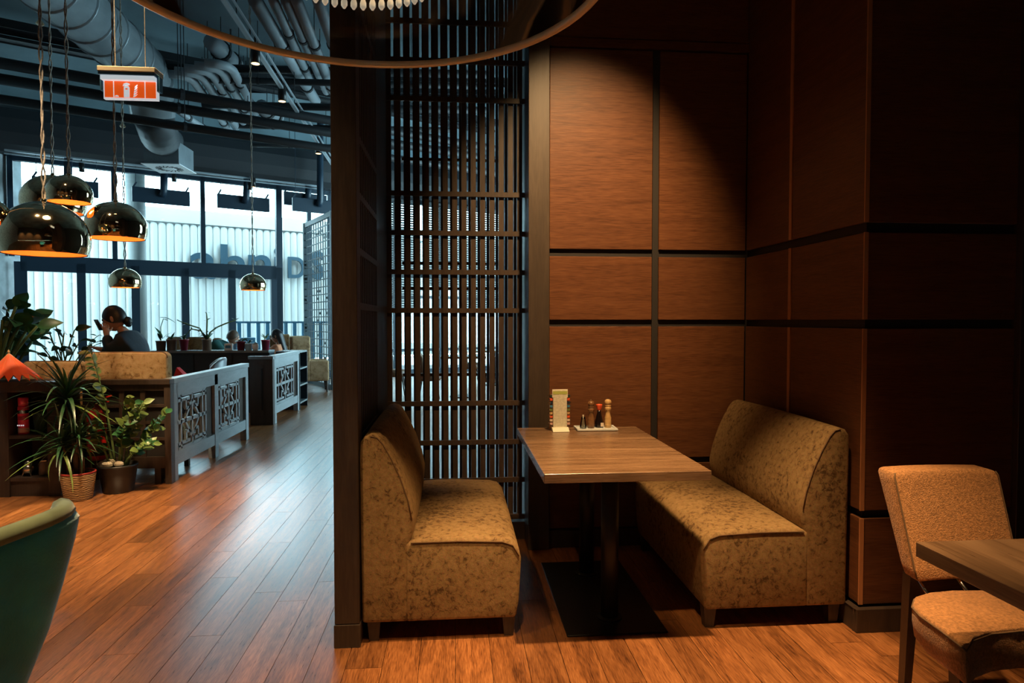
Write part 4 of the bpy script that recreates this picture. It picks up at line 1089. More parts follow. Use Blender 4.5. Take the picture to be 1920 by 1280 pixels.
# dracaena in a basket
c = Vector((-2.898, 5.34, 0)); r = thing('potted_dracaena', 'spiky dracaena with long narrow leaves in a woven basket', 'plant', c)
MB().lathe([(.092, 0), (.096, .01), (.122, .195), (.122, .205), (.112, .205), (.09, .03)], c, 28).build('basket', M['basket'], r, smooth=True)
MB().tube([c + Vector((.117 * math.cos(2 * PI * k / 28), .117 * math.sin(2 * PI * k / 28), .208)) for k in range(29)], .008, 8).build('red_liner', M['redrim'], r, smooth=True)
MB().lathe([(.11, .185), (.001, .19)], c, 24, cap=False).build('soil', M['soil'], r)
heads = [((-.02, .02, 0), (-.085, .03, .80), 72, .42, 1.0), ((.04, -.02, 0), (.02, -.02, .50), 44, .33, .9), ((-.05, -.02, 0), (-.09, -.04, .46), 40, .36, 1.0)]
for (bx, by, _), (tx, ty, tz), n, Lf, sp in heads:
    b0 = c + Vector((bx, by, .18)); t0 = c + Vector((tx, ty, tz))
    MB().tube([b0, b0 + (t0 - b0) * .4 + Vector((.012, 0, 0)), b0 + (t0 - b0) * .75 - Vector((.008, 0, 0)), t0], [.018, .016, .015, .012], 8).build('cane', M['trunk'], r, smooth=True)
    for k in range(n):
        u = k / n; az = k * 2.39996 + random.uniform(-.3, .3); el = 1.35 - 1.75 * u + random.uniform(-.15, .15); dr = random.choice((.35, .7, 1.1))
        mt = 'leafy' if (u > .8 and random.random() < .5) else ('leafd' if random.random() < .75 else 'leafg')
        me = leaf_mesh(('strap', dr, mt), strap(.40, .026, dr), M[mt])
        put_leaf(r, me, t0 - Vector((0, 0, u * .08)), az, el, Lf / .40 * random.uniform(.75, 1.15))
# ZZ plant with stones
c = Vector((-2.71, 5.56, 0)); r = thing('potted_zz_plant', 'leafy ZZ plant with pale stones in a black pot', 'plant', c)
MB().lathe([(.108, 0), (.112, .01), (.142, .205), (.146, .205), (.146, .222), (.134, .222), (.13, .18)], c, 30).build('pot', M['blackpot'], r, smooth=True)
MB().lathe([(.132, .195), (.001, .20)], c, 24, cap=False).build('soil', M['soil'], r)
for k in range(7):
    a = random.uniform(0, 6.28); d_ = random.uniform(.03, .10)
    MB().ball(c + Vector((-.03 + d_ * math.cos(a), -.03 + d_ * math.sin(a), .215 + random.uniform(0, .025))), random.uniform(.022, .045), 7, 5, (1.2, 1, .75)).build('stone', M['stone'], r)
stems = [((.05, -.02), (.30, .02, .30)), ((.06, .02), (.36, .05, .42)), ((.02, .0), (.16, -.06, .52)), ((0, .02), (.06, .02, .56)), ((-.04, 0), (-.10, -.08, .42)), ((-.03, .02), (-.20, .02, .92)), ((.04, .03), (.24, -.08, .52)), ((.05, 0), (.32, -.10, .20)), ((-.05, -.02), (-.12, -.12, .30)), ((.03, -.03), (.10, -.10, .36))]
for q_, ((bx, by), (tx, ty, tz)) in enumerate(stems):
    b0 = c + Vector((bx, by, .2)); t0 = c + Vector((tx, ty, .2 + tz)); mid = (b0 + t0) / 2 + Vector((-(tx - bx) * .22, 0, .05))
    pts = [b0 * (1 - u) ** 2 + mid * 2 * u * (1 - u) + t0 * u * u for u in [k / 7 for k in range(8)]]
    MB().tube(pts, [.011 - .008 * k / 7 for k in range(8)], 7).build('stalk', M['stem'], r, smooth=True)
    nl = 18 if q_ != 5 else 22
    for k in range(nl):
        u = .38 + .62 * k / (nl - 1); p0 = b0 * (1 - u) ** 2 + mid * 2 * u * (1 - u) + t0 * u * u; dv = ((mid - b0) * (1 - u) + (t0 - mid) * u)
        az = math.atan2(dv.y, dv.x + 1e-5) + (1.0 if k % 2 else -1.0) + random.uniform(-.4, .4)
        mt = random.choice(('leafg', 'leafy', 'leafy')) if q_ != 5 else 'leafy'
        me = leaf_mesh(('zz', mt), oval(.088, .052, .12, .10, 5), M[mt])
        put_leaf(r, me, p0, az, random.uniform(-.2, 1.1), random.uniform(.75, 1.15), random.uniform(.5, 1.4) * (1 if math.sin(az) > 0 else -1))
# big-leaved plants behind
def leafy_plant(name, label, base, tip_list, L, w_, mats, pot, zz, pr=.11, ph=.2, stemr=.008, lpt=1, grp=None):
    base = Vector(base); r = thing(name, label, 'plant', base, grp)
    MB().lathe([(pr * .75, 0), (pr, ph), (pr * 1.06, ph), (pr * 1.06, ph * 1.08), (pr * .93, ph * 1.08), (pr * .9, ph * .85)], base, 22).build('pot', M[pot], r, smooth=True)
    MB().lathe([(pr * .92, ph * .95), (.001, ph)], base, 16, cap=False).build('soil', M['soil'], r)
    for tp in tip_list:
        t0 = Vector(tp); b0 = base + Vector((random.uniform(-.3, .3) * pr, random.uniform(-.3, .3) * pr, ph))
        mid = (b0 + t0) / 2 + Vector((-(t0.x - b0.x) * .2, 0, .04))
        pts = [b0 * (1 - u) ** 2 + mid * 2 * u * (1 - u) + t0 * u * u for u in [k / 5 for k in range(6)]]
        MB().tube(pts, stemr, 6).build('stalk', M['stem'], r, smooth=True)
        for j in range(lpt):
            mt = random.choice(mats); me = leaf_mesh((name, mt, L), oval(L, w_, .25, .12, 7), M[mt])
            az = math.atan2(t0.y - b0.y, t0.x - b0.x) + random.uniform(-.7, .7) + j * 2.2
            put_leaf(r, me, t0 - (t0 - mid) * .25 * j, az, random.uniform(-.3, .9), random.uniform(.75, 1.15), random.uniform(.2, 1.2) * (1 if math.sin(az) > 0 else -1))
    return r
tips = [atY(px, py, 6.25 + random.uniform(-.2, .2)) for px, py in ((5, 600), (30, 575), (45, 590), (55, 610), (20, 620), (40, 640), (8, 650), (60, 640), (30, 660), (-15, 590), (-10, 630), (70, 612), (48, 622), (15, 580), (25, 600), (60, 598), (5, 625), (35, 612))]
bp = tips[4]
leafy_plant('potted_dieffenbachia', 'tall dark broad-leaved plant behind the orange parasol at far left', (-4.05, 6.25, .0), tips, .25, .15, ('leafd', 'leafg', 'leafg'), 'brownpot', 0, .15, .70, .012, 2)
tips = [atY(px, py, 6.75 + random.uniform(-.1, .1)) for px, py in ((85, 605), (105, 612), (120, 625), (140, 618), (95, 635), (150, 640), (130, 655), (110, 650), (75, 645), (155, 660), (90, 668))]
leafy_plant('potted_rubber_plant', 'slender plant with dark oval leaves left of the woman', (-3.80, 6.80, 0), tips, .13, .07, ('leafd', 'leafg', 'leafd'), 'brownpot', 0, .13, .75, .006, 2)
tips = [atY(px, py, 7.55) for px, py in ((165, 655), (185, 640), (205, 640), (170, 640), (195, 655), (186, 628), (212, 650))]
leafy_plant('small_potted_plant', 'small bushy plant in a pale pot before the woman', (-3.98, 7.55, .735), tips, .10, .045, ('leafd', 'leafg', 'leafg'), 'whitepot', 0, .065, .30, .004, 2)

# ---- seating behind the near divider
def highback(name, label, x0, x1, y0, top, mat, grp):
    r = thing(name, label, 'sofa', ((x0 + x1) / 2, y0 + .3, 0), grp)
    rings = []
    for (y, g) in ((y0, .012), (y0 + .02, 0), (y0 + .10, 0), (y0 + .13, .015)):
        R = .05; pts = []
        for (cx, cz, a0) in ((x1 - R, top - R, 0), (x0 + R, top - R, PI / 2)):
            for k in range(6):
                a = a0 + PI / 2 * k / 5; pts.append(Vector((cx + (R - g * .6) * math.cos(a), y, cz + (R - g * .6) * math.sin(a))))
        pts += [Vector((x0 + g * .6, y, .13)), Vector((x1 - g * .6, y, .13))]
        rings.append(pts)
    bk = MB().loft(rings).build('backrest', M[mat], r, smooth=True, bevel=.006)
    MB().tube([p + Vector((0, -.003, 0)) for p in rings[1][:12]], .006, 6).build('piping', M['piping'], bk, smooth=True)
    MB().box(x0, x1, y0 + .12, y0 + .62, .13, .44).build('seat', M[mat], r, bevel=.04, seg=3)
    for x in (x0 + .06, x1 - .06):
        for y in (y0 + .06, y0 + .56): MB().box(x - .02, x + .02, y - .02, y + .02, 0, .135).build('leg', M['darkwood'], r)
highback('lounge_sofa', 'tan velvet sofa seen from behind, below the woman', -3.15, -2.475, 5.93, 1.105, 'sofa', 'lounge sofas seen from behind')
highback('lounge_sofa', 'pale tan sofa seen from behind through the dracaena leaves', -3.66, -3.18, 5.93, 1.03, 'sofa', 'lounge sofas seen from behind')
t = thing('lounge_table', 'dark table behind the near fretwork divider with a red napkin', 'table', (-3.4, 7.65, 0))
MB().box(-4.3, -2.55, 7.35, 7.95, .70, .735).build('table_top', M['darkcounter'], t, bevel=.003); MB().lathe([(.25, 0), (.25, .02), (.04, .03), (.04, .70)], (-3.2, 7.65, 0), 20).build('pedestal', M['black_metal'], t)
c = atY(343, 688, 7.62); c.z = .735
r = thing('table_napkin', 'red folded napkin on the table behind the near divider', 'napkin', (c.x, 7.62, .735))
MB().add([(c.x - .09, 7.57, .736), (c.x + .06, 7.57, .736), (c.x + .06, 7.69, .736), (c.x - .09, 7.69, .736), (c.x - .06, 7.60, .86), (c.x - .05, 7.66, .86)], [(0, 1, 2, 3), (0, 1, 4), (1, 2, 5, 4), (2, 3, 5), (3, 0, 4, 5)]).build('fold', M['rednapkin'], r)
tag(MB().lathe([(.05, 0), (.10, .012), (.105, .014), (.05, .004)], (c.x + .12, 7.70, .735), 24).build('plate', M['whitepot'], smooth=True), 'white plate beside the red napkin', 'plate')

def tub(name, label, cx, cy, a_back, mat_in, mat_out, top=.86, R=.28, grp=None):
    r = thing(name, label, 'chair', (cx, cy, 0), grp)
    rings = []; n = 14
    for k in range(n + 1):
        a = a_back - 1.2 + 2.4 * k / n; e = abs(k / n - .5) * 2
        h = top - .10 * e ** 3
        rings.append([Vector((cx + q * math.cos(a), cy + q * math.sin(a), z_)) for q, z_ in ((R - .05, .36), (R, .42), (R + .03, h - .02), (R + .02, h), (R - .01, h), (R - .025, h - .03), (R - .05, .46))])
    MB().loft(rings).build('backrest', M[mat_out], r, smooth=True)
    rr = [[p + Vector((-.004 * math.cos(a_back), -.004 * math.sin(a_back), 0)) for p in (g_[5], g_[6])] for g_ in rings]
    MB().loft(rr, closed=False, cap=False).build('inner_lining', M[mat_in], r, smooth=True)
    MB().lathe([(.02, .34), (R - .04, .34), (R - .02, .38), (R - .02, .44), (R - .06, .47), (.02, .475)], (cx, cy, 0), 22).build('seat', M[mat_in], r, smooth=True)
    for k in range(4):
        a = a_back + PI / 4 + k * PI / 2; MB().tube([(cx + .18 * math.cos(a), cy + .18 * math.sin(a), .35), (cx + .25 * math.cos(a), cy + .25 * math.sin(a), 0)], [.016, .01], 8).build('leg', M['darkwood'], r)
c = atY(378, 665, 8.25)
tub('lounge_chair', 'grey leather chair with brown lining behind the near divider', c.x, 8.25, .35, 'leatherb', 'leather', .93, .25)

# ---- long counter with plants
ct = thing('plant_counter', 'long dark counter with pale top carrying the red flower pots', 'counter', (-3.6, 10.3, 0))
MB().box(-4.9, -2.76, 10.16, 10.44, 0, .90).build('body', M['darkcounter'], ct, bevel=.003)
MB().box(-4.95, -2.76, 10.12, 10.45, .90, .935).build('top', M['countertop'], ct, bevel=.003)
for x in (-4.4, -3.85, -3.3): MB().box(x - .005, x + .005, 10.152, 10.16, .05, .88).build('joint_strip', M['black_metal'], ct)
CT = .935
def cpx(px, Y=10.28): p_ = atY(px, 655, Y); return Vector((p_.x, Y, CT))
def small_pot(px, label, mat, r0, r1, h, grp='flower pots on the counter'):
    c = cpx(px); r = thing('flower_pot', label, 'potted plant', c, grp)
    MB().lathe([(r0, 0), (r1, h), (r1 * 1.08, h), (r1 * 1.08, h * 1.1), (r1 * .9, h * 1.1), (r1 * .88, h * .9)], c, 18).build('pot', M[mat], r, smooth=True)
    MB().lathe([(r1 * .9, h), (.001, h)], c, 12, cap=False).build('soil', M['soil'], r)
    return r, c + Vector((0, 0, h))
def sprout(r, c, n, L, mats=('leafd', 'leafg'), up=(.2, 1.2), w_=.035):
    for k in range(n):
        mt = random.choice(mats); me = leaf_mesh(('sp', mt, L, w_), oval(L, w_, .3, .15, 5), M[mt])
        put_leaf(r, me, c + Vector((random.uniform(-.02, .02), random.uniform(-.02, .02), random.uniform(0, .05))), k * 2.4 + random.random(), random.uniform(*up), random.uniform(.7, 1.2))
r, c = small_pot(345, 'tapered dark red pot with a short green plant, leftmost of the red pots', 'redpot', .045, .065, .15); sprout(r, c, 12, .11)
r, c = small_pot(388, 'slim brown pot holding the tall branching orchid stems', 'brownpot', .06, .065, .15); sprout(r, c, 14, .13)
for path in (((0, 0), (-.05, .08), (-.10, .18), (-.28, .24), (-.42, .30)), ((0, 0), (.0, .12), (.01, .3), (.0, .42)), ((0, 0), (.05, .12), (.16, .20), (.30, .26), (.42, .30)), ((0, 0), (-.08, .14), (-.22, .17), (-.30, .08))):
    pts = [c + Vector((x, 0, z_)) for x, z_ in path]
    MB().tube(pts, [.011] * (len(pts) - 1) + [.005], 6).build('stem', M['stem'], r, smooth=True)
    for q_ in pts[1:]:
        for s in (0, 1):
            me = leaf_mesh(('orc',), oval(.10, .04, .2, .1, 5), M['leafd']); put_leaf(r, me, q_, random.uniform(0, 6.28), random.uniform(-.2, .6), random.uniform(.6, 1))
r, c = small_pot(452, 'dark red pot with broad curled leaf, middle of the red pots', 'redpot', .05, .065, .12); sprout(r, c, 7, .14, ('leafg', 'leafy'), (.1, .8), .05)
r, c = small_pot(498, 'dark red pot with fine upright sprigs, rightmost of the red pots', 'redpot', .05, .06, .14); sprout(r, c, 18, .11, ('leafg', 'stem'), (.6, 1.4), .015)
r, c = small_pot(466, 'small white pot with a dark green plant right of the middle red pot', 'whitepot', .045, .05, .09); sprout(r, c, 10, .08)
r, c = small_pot(302, 'squat brown pot with one long leaf, left end of the counter', 'brownpot', .06, .07, .13); sprout(r, c, 3, .22, ('leafd', 'leafg'), (.7, 1.3), .05)
MB().tube([c, c + Vector((.0, 0, .22)), c + Vector((.04, 0, .34)), c + Vector((.10, 0, .32))], .006, 6).build('stem', M['stem'], r, smooth=True)
put_leaf(r, leaf_mesh(('long',), oval(.24, .06, .5, .15, 6), M['leafd']), c + Vector((-.02, 0, .36)), 0, .1)
r, c = small_pot(322, 'tall brown box pot next to the leftmost red pot', 'brownpot', .065, .07, .15); sprout(r, c, 8, .12)
c = cpx(429); r = thing('napkin_box', 'small white printed napkin box on the counter', 'box', c); MB().box(c.x - .055, c.x + .055, c.y - .03, c.y + .03, CT, CT + .10).build('box', M['whitepot'], r, bevel=.004); MB().box(c.x - .04, c.x + .04, c.y - .032, c.y - .03, CT + .03, CT + .075).build('print', M['bluebin'], r)
c = cpx(479); r = thing('sugar_pot', 'white lidded sugar pot on the counter left of the right red pot', 'pot', c); MB().lathe([(.035, 0), (.045, .03), (.045, .08), (.035, .095)], c, 16).build('pot', M['whitepot'], r, smooth=True); MB().lathe([(.037, .095), (.03, .11), (.008, .115), (.008, .125)], c, 16).build('lid', M['steel'], r, smooth=True)

# ---- far seats
def armless(name, label, px0, px1, Y, ytop, mat, grp=None, zs=.13):
    a, b = atY(px0, ytop, Y), atY(px1, ytop, Y); x0, x1, top = a.x, b.x, a.z
    highback(name, label, x0, x1, Y, top, mat, grp)
armless('lounge_armchair', 'brown velvet chair back behind the counter, leftmost', 312, 345, 11.2, 632, 'brownchair', 'brown chair backs behind the counter')
armless('lounge_armchair', 'wide brown velvet chair back behind the orchid pot', 350, 392, 11.3, 632, 'brownchair', 'brown chair backs behind the counter')
armless('lounge_armchair', 'narrow brown velvet chair back beside the man in green', 398, 414, 12.75, 634, 'brownchair', 'brown chair backs behind the counter')
def wing(name, label, cx, cy, w_, rot, mat, top, grp=None):
    r = thing(name, label, 'armchair', (cx, cy, 0), grp); r.rotation_euler.z = rot
    def B(nm, x0, x1, y0, y1, z0, z1, bv=.03): return MB().box(x0, x1, y0, y1, z0, z1).build(nm, M[mat], r, world=False, bevel=bv, seg=3)
    B('backrest', -w_ / 2, w_ / 2, .28, .40, .22, top)
    B('wing', -w_ / 2 - .03, -w_ / 2 + .06, .02, .36, .22, top); B('wing', w_ / 2 - .06, w_ / 2 + .03, .02, .36, .22, top)
    B('arm', -w_ / 2 - .03, -w_ / 2 + .07, -.32, .05, .22, .62); B('arm', w_ / 2 - .07, w_ / 2 + .03, -.32, .05, .22, .62)
    B('seat', -w_ / 2 + .06, w_ / 2 - .06, -.33, .29, .22, .46, .05)
    for i in (-1, 1):
        for j in (-.28, .34): MB().tube([(i * (w_ / 2 - .04), j, .23), (i * (w_ / 2 - .03), j * 1.03, 0)], [.025, .016], 8).build('leg', M['darkwood'], r, world=False)
wing('wing_armchair', 'tan velvet wing armchair at the far end of the aisle', -2.80, 13.2, .55, PI * .58, 'wingchair', 1.08)
wing('wing_armchair', 'brown wing armchair behind the woman in orange', -3.35, 13.9, .55, PI * .58, 'brownchair', 1.10)

# ---- iron screen near the windows
sa, sb = Vector((-3.32, 15.2, 0)), Vector((-2.40, 13.40, 0)); sdv = (sb - sa).normalized(); SL = (sb - sa).length; ST = 3.55
r = thing('iron_screen', 'tall iron screen of small squares beside the windows', 'screen', sa)
for u in (0, SL): MB().bar(sa + sdv * u, sa + sdv * u + Vector((0, 0, ST)), .09, .06, up=sdv).build('upright', M['iron'], r)
for z_ in (.05, ST - .05): MB().bar(sa + Vector((0, 0, z_)), sb + Vector((0, 0, z_)), .06, .10).build('frame_rail', M['iron'], r)
k = .17
while k < SL: MB().bar(sa + sdv * k + Vector((0, 0, .1)), sa + sdv * k + Vector((0, 0, ST - .1)), .018, .018, up=sdv).build('bar', M['iron'], r); k += .17
z_ = .22
while z_ < ST - .1:
    MB().bar(sa + Vector((0, 0, z_)), sb + Vector((0, 0, z_)), .018, .018).build('bar', M['iron'], r); z_ += .155
for k in range(26):
    u = .17 * random.randint(1, 10) - .085; z_ = .22 + .155 * random.randint(0, 19) + .077
    if u < SL: MB().bar(sa + sdv * (u - .05) + Vector((0, 0, z_)), sa + sdv * (u + .05) + Vector((0, 0, z_)), .012, .05).build('square_inset', M['iron'], r)

# ---- far room behind the rear lattice
g2 = thing('window_grille', 'dark grille of spaced uprights far behind the lattice', 'screen', (0, 8.0, 0))
for k in range(6):
    x = -.55 + .22 * k; MB().box(x - .02, x + .02, 7.98, 8.02, 0, 3.6).build('upright', M['darkwood'], g2)
for py in (300, 494, 541, 702):
    z_ = atY(850, py, 8.0).z; MB().box(-.62, .6, 7.985, 8.015, z_ - .018, z_ + .018).build('cross_rail', M['darkwood'], g2)
bl_z = atY(850, 578, 17.8).z
for k, (t0, t1) in enumerate(((6.95, 8.35), (8.45, 9.65), (9.75, 10.95))):
    r = thing('venetian_blind', 'half-lowered venetian blind seen through the lattice, %s' % ['left', 'middle', 'right'][k], 'blind', wp(t0, bl_z, -.2), 'venetian blinds')
    MB().bar(wp(t0, 4.42, -.2), wp(t1, 4.42, -.2), .06, .06).build('head_rail', M['tray'], r)
    zz = bl_z + (.6 if k == 1 else 0); MB().bar(wp(t0, zz, -.2), wp(t1, zz, -.2), .05, .03).build('bottom_rail', M['tray'], r)
    sl = MB(); zz += .05
    while zz < 4.39: sl.bar(wp(t0, zz, -.2), wp(t1, zz, -.2), .012, .046); zz += .06
    o = sl.build('slats', M['tray'], r); o['kind'] = 'stuff'
def far_table(x, y, lab):
    t = thing('far_table', lab, 'table', (x, y, 0), 'tables in the far room')
    MB().box(x - .4, x + .4, y - .4, y + .4, .71, .75).build('table_top', M['laminate'], t); MB().lathe([(.24, 0), (.24, .02), (.035, .03), (.035, .71)], (x, y, 0), 16).build('pedestal', M['black_metal'], t)
far_table(.15, 12.0, 'square table in the far room seen low through the lattice'); far_table(.85, 14.2, 'square table far back right seen through the lattice')
for k, (x, y, a) in enumerate(((-.45, 11.6, PI), (.60, 11.3, 0), (-1.1, 12.5, PI), (.35, 14.4, PI))):
    tub('far_chair', 'dark chair in the far room behind the lattice, %s' % ['beside the near table', 'right of the near table', 'leftmost', 'at the back table'][k], x, y, a, 'leatherb', 'leatherb', .85, .24, 'chairs in the far room')

# ================================================================ PEOPLE
def skin_mesh(name, joints, edges, root, mat, parent, lv=2):
    """one continuous surface grown over connected joints; joints: name -> (position, radius or (rx, ry))"""
    keys = list(joints); me = D.meshes.new(name)
    me.from_pydata([joints[k][0] for k in keys], [(keys.index(a), keys.index(b)) for a, b in edges], []); me.update()
    o = D.objects.new(name, me); col.objects.link(o)
    md = o.modifiers.new('skin', 'SKIN'); md.use_smooth_shade = True
    for i, k in enumerate(keys):
        r_ = joints[k][1]; r_ = r_ if isinstance(r_, tuple) else (r_, r_)
        me.skin_vertices[0].data[i].radius = r_; me.skin_vertices[0].data[i].use_root = (k == root)
    sb = o.modifiers.new('sub', 'SUBSURF'); sb.levels = lv; sb.render_levels = lv
    bpy.context.view_layer.update()
    out = D.meshes.new_from_object(o.evaluated_get(bpy.context.evaluated_depsgraph_get()))
    D.objects.remove(o)
    out.name = name
    out.materials.clear(); out.materials.append(mat); out.shade_smooth()
    r = place(name, out, parent)
    off = wloc(parent)
    for v in out.vertices: v.co -= off
    return r


def head_shape(c, yaw, pitch, s):
    """head with brow, nose, lips, chin and ears; local +x is the face"""
    R = Matrix.Rotation(yaw, 3, 'Z') @ Matrix.Rotation(pitch, 3, 'Y')
    vs = []; fs = []; n, m_ = 24, 18
    for i in range(m_ + 1):
        t_ = PI * i / m_
        for k in range(n):
            a = 2 * PI * k / n
            x, y, z_ = .098 * math.sin(t_) * math.cos(a), .075 * math.sin(t_) * math.sin(a), .118 * math.cos(t_)
            if z_ < 0: y *= 1 - .28 * (-z_ / .118); x *= 1 - .10 * (-z_ / .118); x += .012 * (-z_ / .118)
            f = max(0, math.cos(a)) ** 2 * math.sin(t_)
            x += .020 * f * math.exp(-((z_ + .018) / .018) ** 2) * math.exp(-(y / .012) ** 2)
            x += .006 * f * math.exp(-((z_ - .03) / .012) ** 2)
            x -= .008 * f * math.exp(-((z_ - .008) / .012) ** 2) * math.exp(-((abs(y) - .03) / .016) ** 2)
            x += .006 * f * math.exp(-((z_ + .058) / .010) ** 2) * math.exp(-(y / .024) ** 2)
            x += .010 * f * math.exp(-((z_ + .098) / .016) ** 2)
            vs.append(Vector((x, y, z_)))
    for i in range(m_):
        for k in range(n): fs.append((i * n + k, (i + 1) * n + k, (i + 1) * n + (k + 1) % n, i * n + (k + 1) % n))
    mb = MB().add(vs, fs)
    for sgn in (-1, 1): mb.ball((-.004, sgn * .074, -.006), .03, 8, 6, (.6, .3, 1))
    mb.v = [Vector(c) + R @ (v * s) for v in mb.v]
    return mb, R


def person(label, base, J, head_c, yaw, pitch, s, skin_edges, hair_fn, hair_mat, top_edges, top_mat, leg_edges, grp=None, hold=None):
    r = thing('person', label, 'person', base, grp)
    body = skin_mesh('body', {k: v for k, v in J.items()}, skin_edges, 'pelvis', M['skin'], r)
    mb, R = head_shape(head_c, yaw, pitch, s)
    # head joins the same body mesh
    off = wloc(r); bm = bmesh.new(); bm.from_mesh(body.data); vv = [bm.verts.new(v - off) for v in mb.v]
    for f in mb.f:
        try: fc = bm.faces.new([vv[i] for i in f]); fc.smooth = True
        except ValueError: pass
    bmesh.ops.remove_doubles(bm, verts=bm.verts, dist=1e-4); bmesh.ops.recalc_face_normals(bm, faces=bm.faces); bm.to_mesh(body.data); bm.free()
    for sgn in (-1, 1):
        e = Vector(head_c) + R @ (Vector((.088, sgn * .030, .010)) * s); MB().ball(e, .0105 * s, 8, 6).build('eye', M['hair'], body, smooth=True)
    hb = MB(); hair_fn(hb); hb.v = [Vector(head_c) + R @ (v * s) for v in hb.v]; hb.build('hair', M[hair_mat], r, smooth=True)
    used = sorted({a for e in top_edges for a in e}, key=list(J).index)
    grow = lambda q, g_: tuple(x * g_ + .008 for x in q) if isinstance(q, tuple) else q * g_ + .008
    skin_mesh('top', {k: (J[k][0], grow(J[k][1], 1.5 if k[:2] in ('el', 'wr', 'sh') else 1.22)) for k in used}, top_edges, 'chest' if 'chest' in used else used[0], M[top_mat], r)
    used = sorted({a for e in leg_edges for a in e}, key=list(J).index)
    skin_mesh('trousers', {k: (J[k][0], grow(J[k][1], 1.2)) for k in used}, leg_edges, 'pelvis', M['trouser'], r)
    return r, R


def body_joints(pel, chest, neck, headb, sh, el, wr, hips, kn, an, k=1.0):
    J = {'pelvis': (pel, (.13 * k, .10 * k)), 'waist': ((Vector(pel) + Vector(chest)) / 2, (.115 * k, .09 * k)), 'chest': (chest, (.14 * k, .105 * k)), 'neck': (neck, .05 * k), 'headb': (headb, .045 * k)}
    for i, sd_ in enumerate('lr'):
        J['sh' + sd_] = (sh[i], .055 * k); J['el' + sd_] = (el[i], .040 * k); J['wr' + sd_] = (wr[i], .026 * k)
        d_ = (Vector(wr[i]) - Vector(el[i])).normalized(); pm_ = Vector(wr[i]) + d_ * .05 * k
        J['pa' + sd_] = (pm_, (.036 * k, .016 * k))
        sx = d_.cross(Vector((0, 0, 1)));
        sx = sx.normalized() if sx.length > .1 else Vector((0, 1, 0))
        nn = d_.cross(sx)
        for f in range(4):
            b_ = pm_ + d_ * .035 * k + sx * (f - 1.5) * .019 * k; L_ = (.062, .072, .068, .052)[f] * k
            J['f%d' % f + sd_] = (b_, .0095 * k); J['g%d' % f + sd_] = (b_ + d_ * L_ * .5 + nn * .010, .0085 * k); J['h%d' % f + sd_] = (b_ + d_ * L_ * .85 + nn * .032, .007 * k)
        J['t0' + sd_] = (pm_ + sx * .040 * k, .0105 * k); J['t1' + sd_] = (pm_ + sx * .062 * k + d_ * .035 * k, .009 * k)
        J['hi' + sd_] = (hips[i], .085 * k); J['kn' + sd_] = (kn[i], .058 * k); J['an' + sd_] = (an[i], .038 * k)
        fd = Vector((chest[0] - pel[0], chest[1] - pel[1], 0)); fd = fd.normalized() if fd.length > .03 else Vector((-1, 0, 0))
        J['to' + sd_] = (Vector(an[i]) + fd * .15 * k - Vector((0, 0, .025)), .030 * k)
    E_ = [('pelvis', 'waist'), ('waist', 'chest'), ('chest', 'neck'), ('neck', 'headb')]
    T_ = [('pelvis', 'waist'), ('waist', 'chest')]; L_ = []
    for sd_ in 'lr':
        E_ += [('chest', 'sh' + sd_), ('sh' + sd_, 'el' + sd_), ('el' + sd_, 'wr' + sd_), ('wr' + sd_, 'pa' + sd_), ('pa' + sd_, 't0' + sd_), ('t0' + sd_, 't1' + sd_), ('pelvis', 'hi' + sd_), ('hi' + sd_, 'kn' + sd_), ('kn' + sd_, 'an' + sd_), ('an' + sd_, 'to' + sd_)]
        for f in range(4): E_ += [('pa' + sd_, 'f%d' % f + sd_), ('f%d' % f + sd_, 'g%d' % f + sd_), ('g%d' % f + sd_, 'h%d' % f + sd_)]
        T_ += [('chest', 'sh' + sd_), ('sh' + sd_, 'el' + sd_)]
        L_ += [('pelvis', 'hi' + sd_), ('hi' + sd_, 'kn' + sd_), ('kn' + sd_, 'an' + sd_)]
    return J, E_, T_, L_


def cap_hair(back=-.02, low=-.02, bun=None, long=0):
    def fn(hb):
        vs = []; fs = []; n, m_ = 24, 10
        for i in range(m_ + 1):
            t_ = (PI * .62) * i / m_
            for k in range(n):
                a = 2 * PI * k / n; fr = max(0, math.cos(a))
                tt = t_ * (1 - .42 * fr ** 1.5)
                w_ = 1 + .06 * math.sin(3 * a)
                vs.append(Vector((.107 * math.sin(tt) * math.cos(a) - .006, .084 * math.sin(tt) * math.sin(a) * w_, .128 * math.cos(tt))))
        for i in range(m_):
            for k in range(n): fs.append((i * n + k, (i + 1) * n + k, (i + 1) * n + (k + 1) % n, i * n + (k + 1) % n))
        hb.add(vs, fs)
        if bun: hb.ball(bun, .042, 12, 8, (1, 1.1, 1.05)); hb.ball(Vector(bun) + Vector((.0, 0, -.03)), .03, 10, 7)
        if long:
            rings = []
            for i in range(9):
                u = i / 8; z_ = .06 - (.06 + long) * u
                rings.append([Vector((-.045 - .03 * u + (.07 - .02 * u) * math.cos(a) * .9, (.088 - .010 * u) * math.sin(a), z_)) for a in [2 * PI * k / 16 for k in range(16)]])
            hb.loft(rings)
    return fn

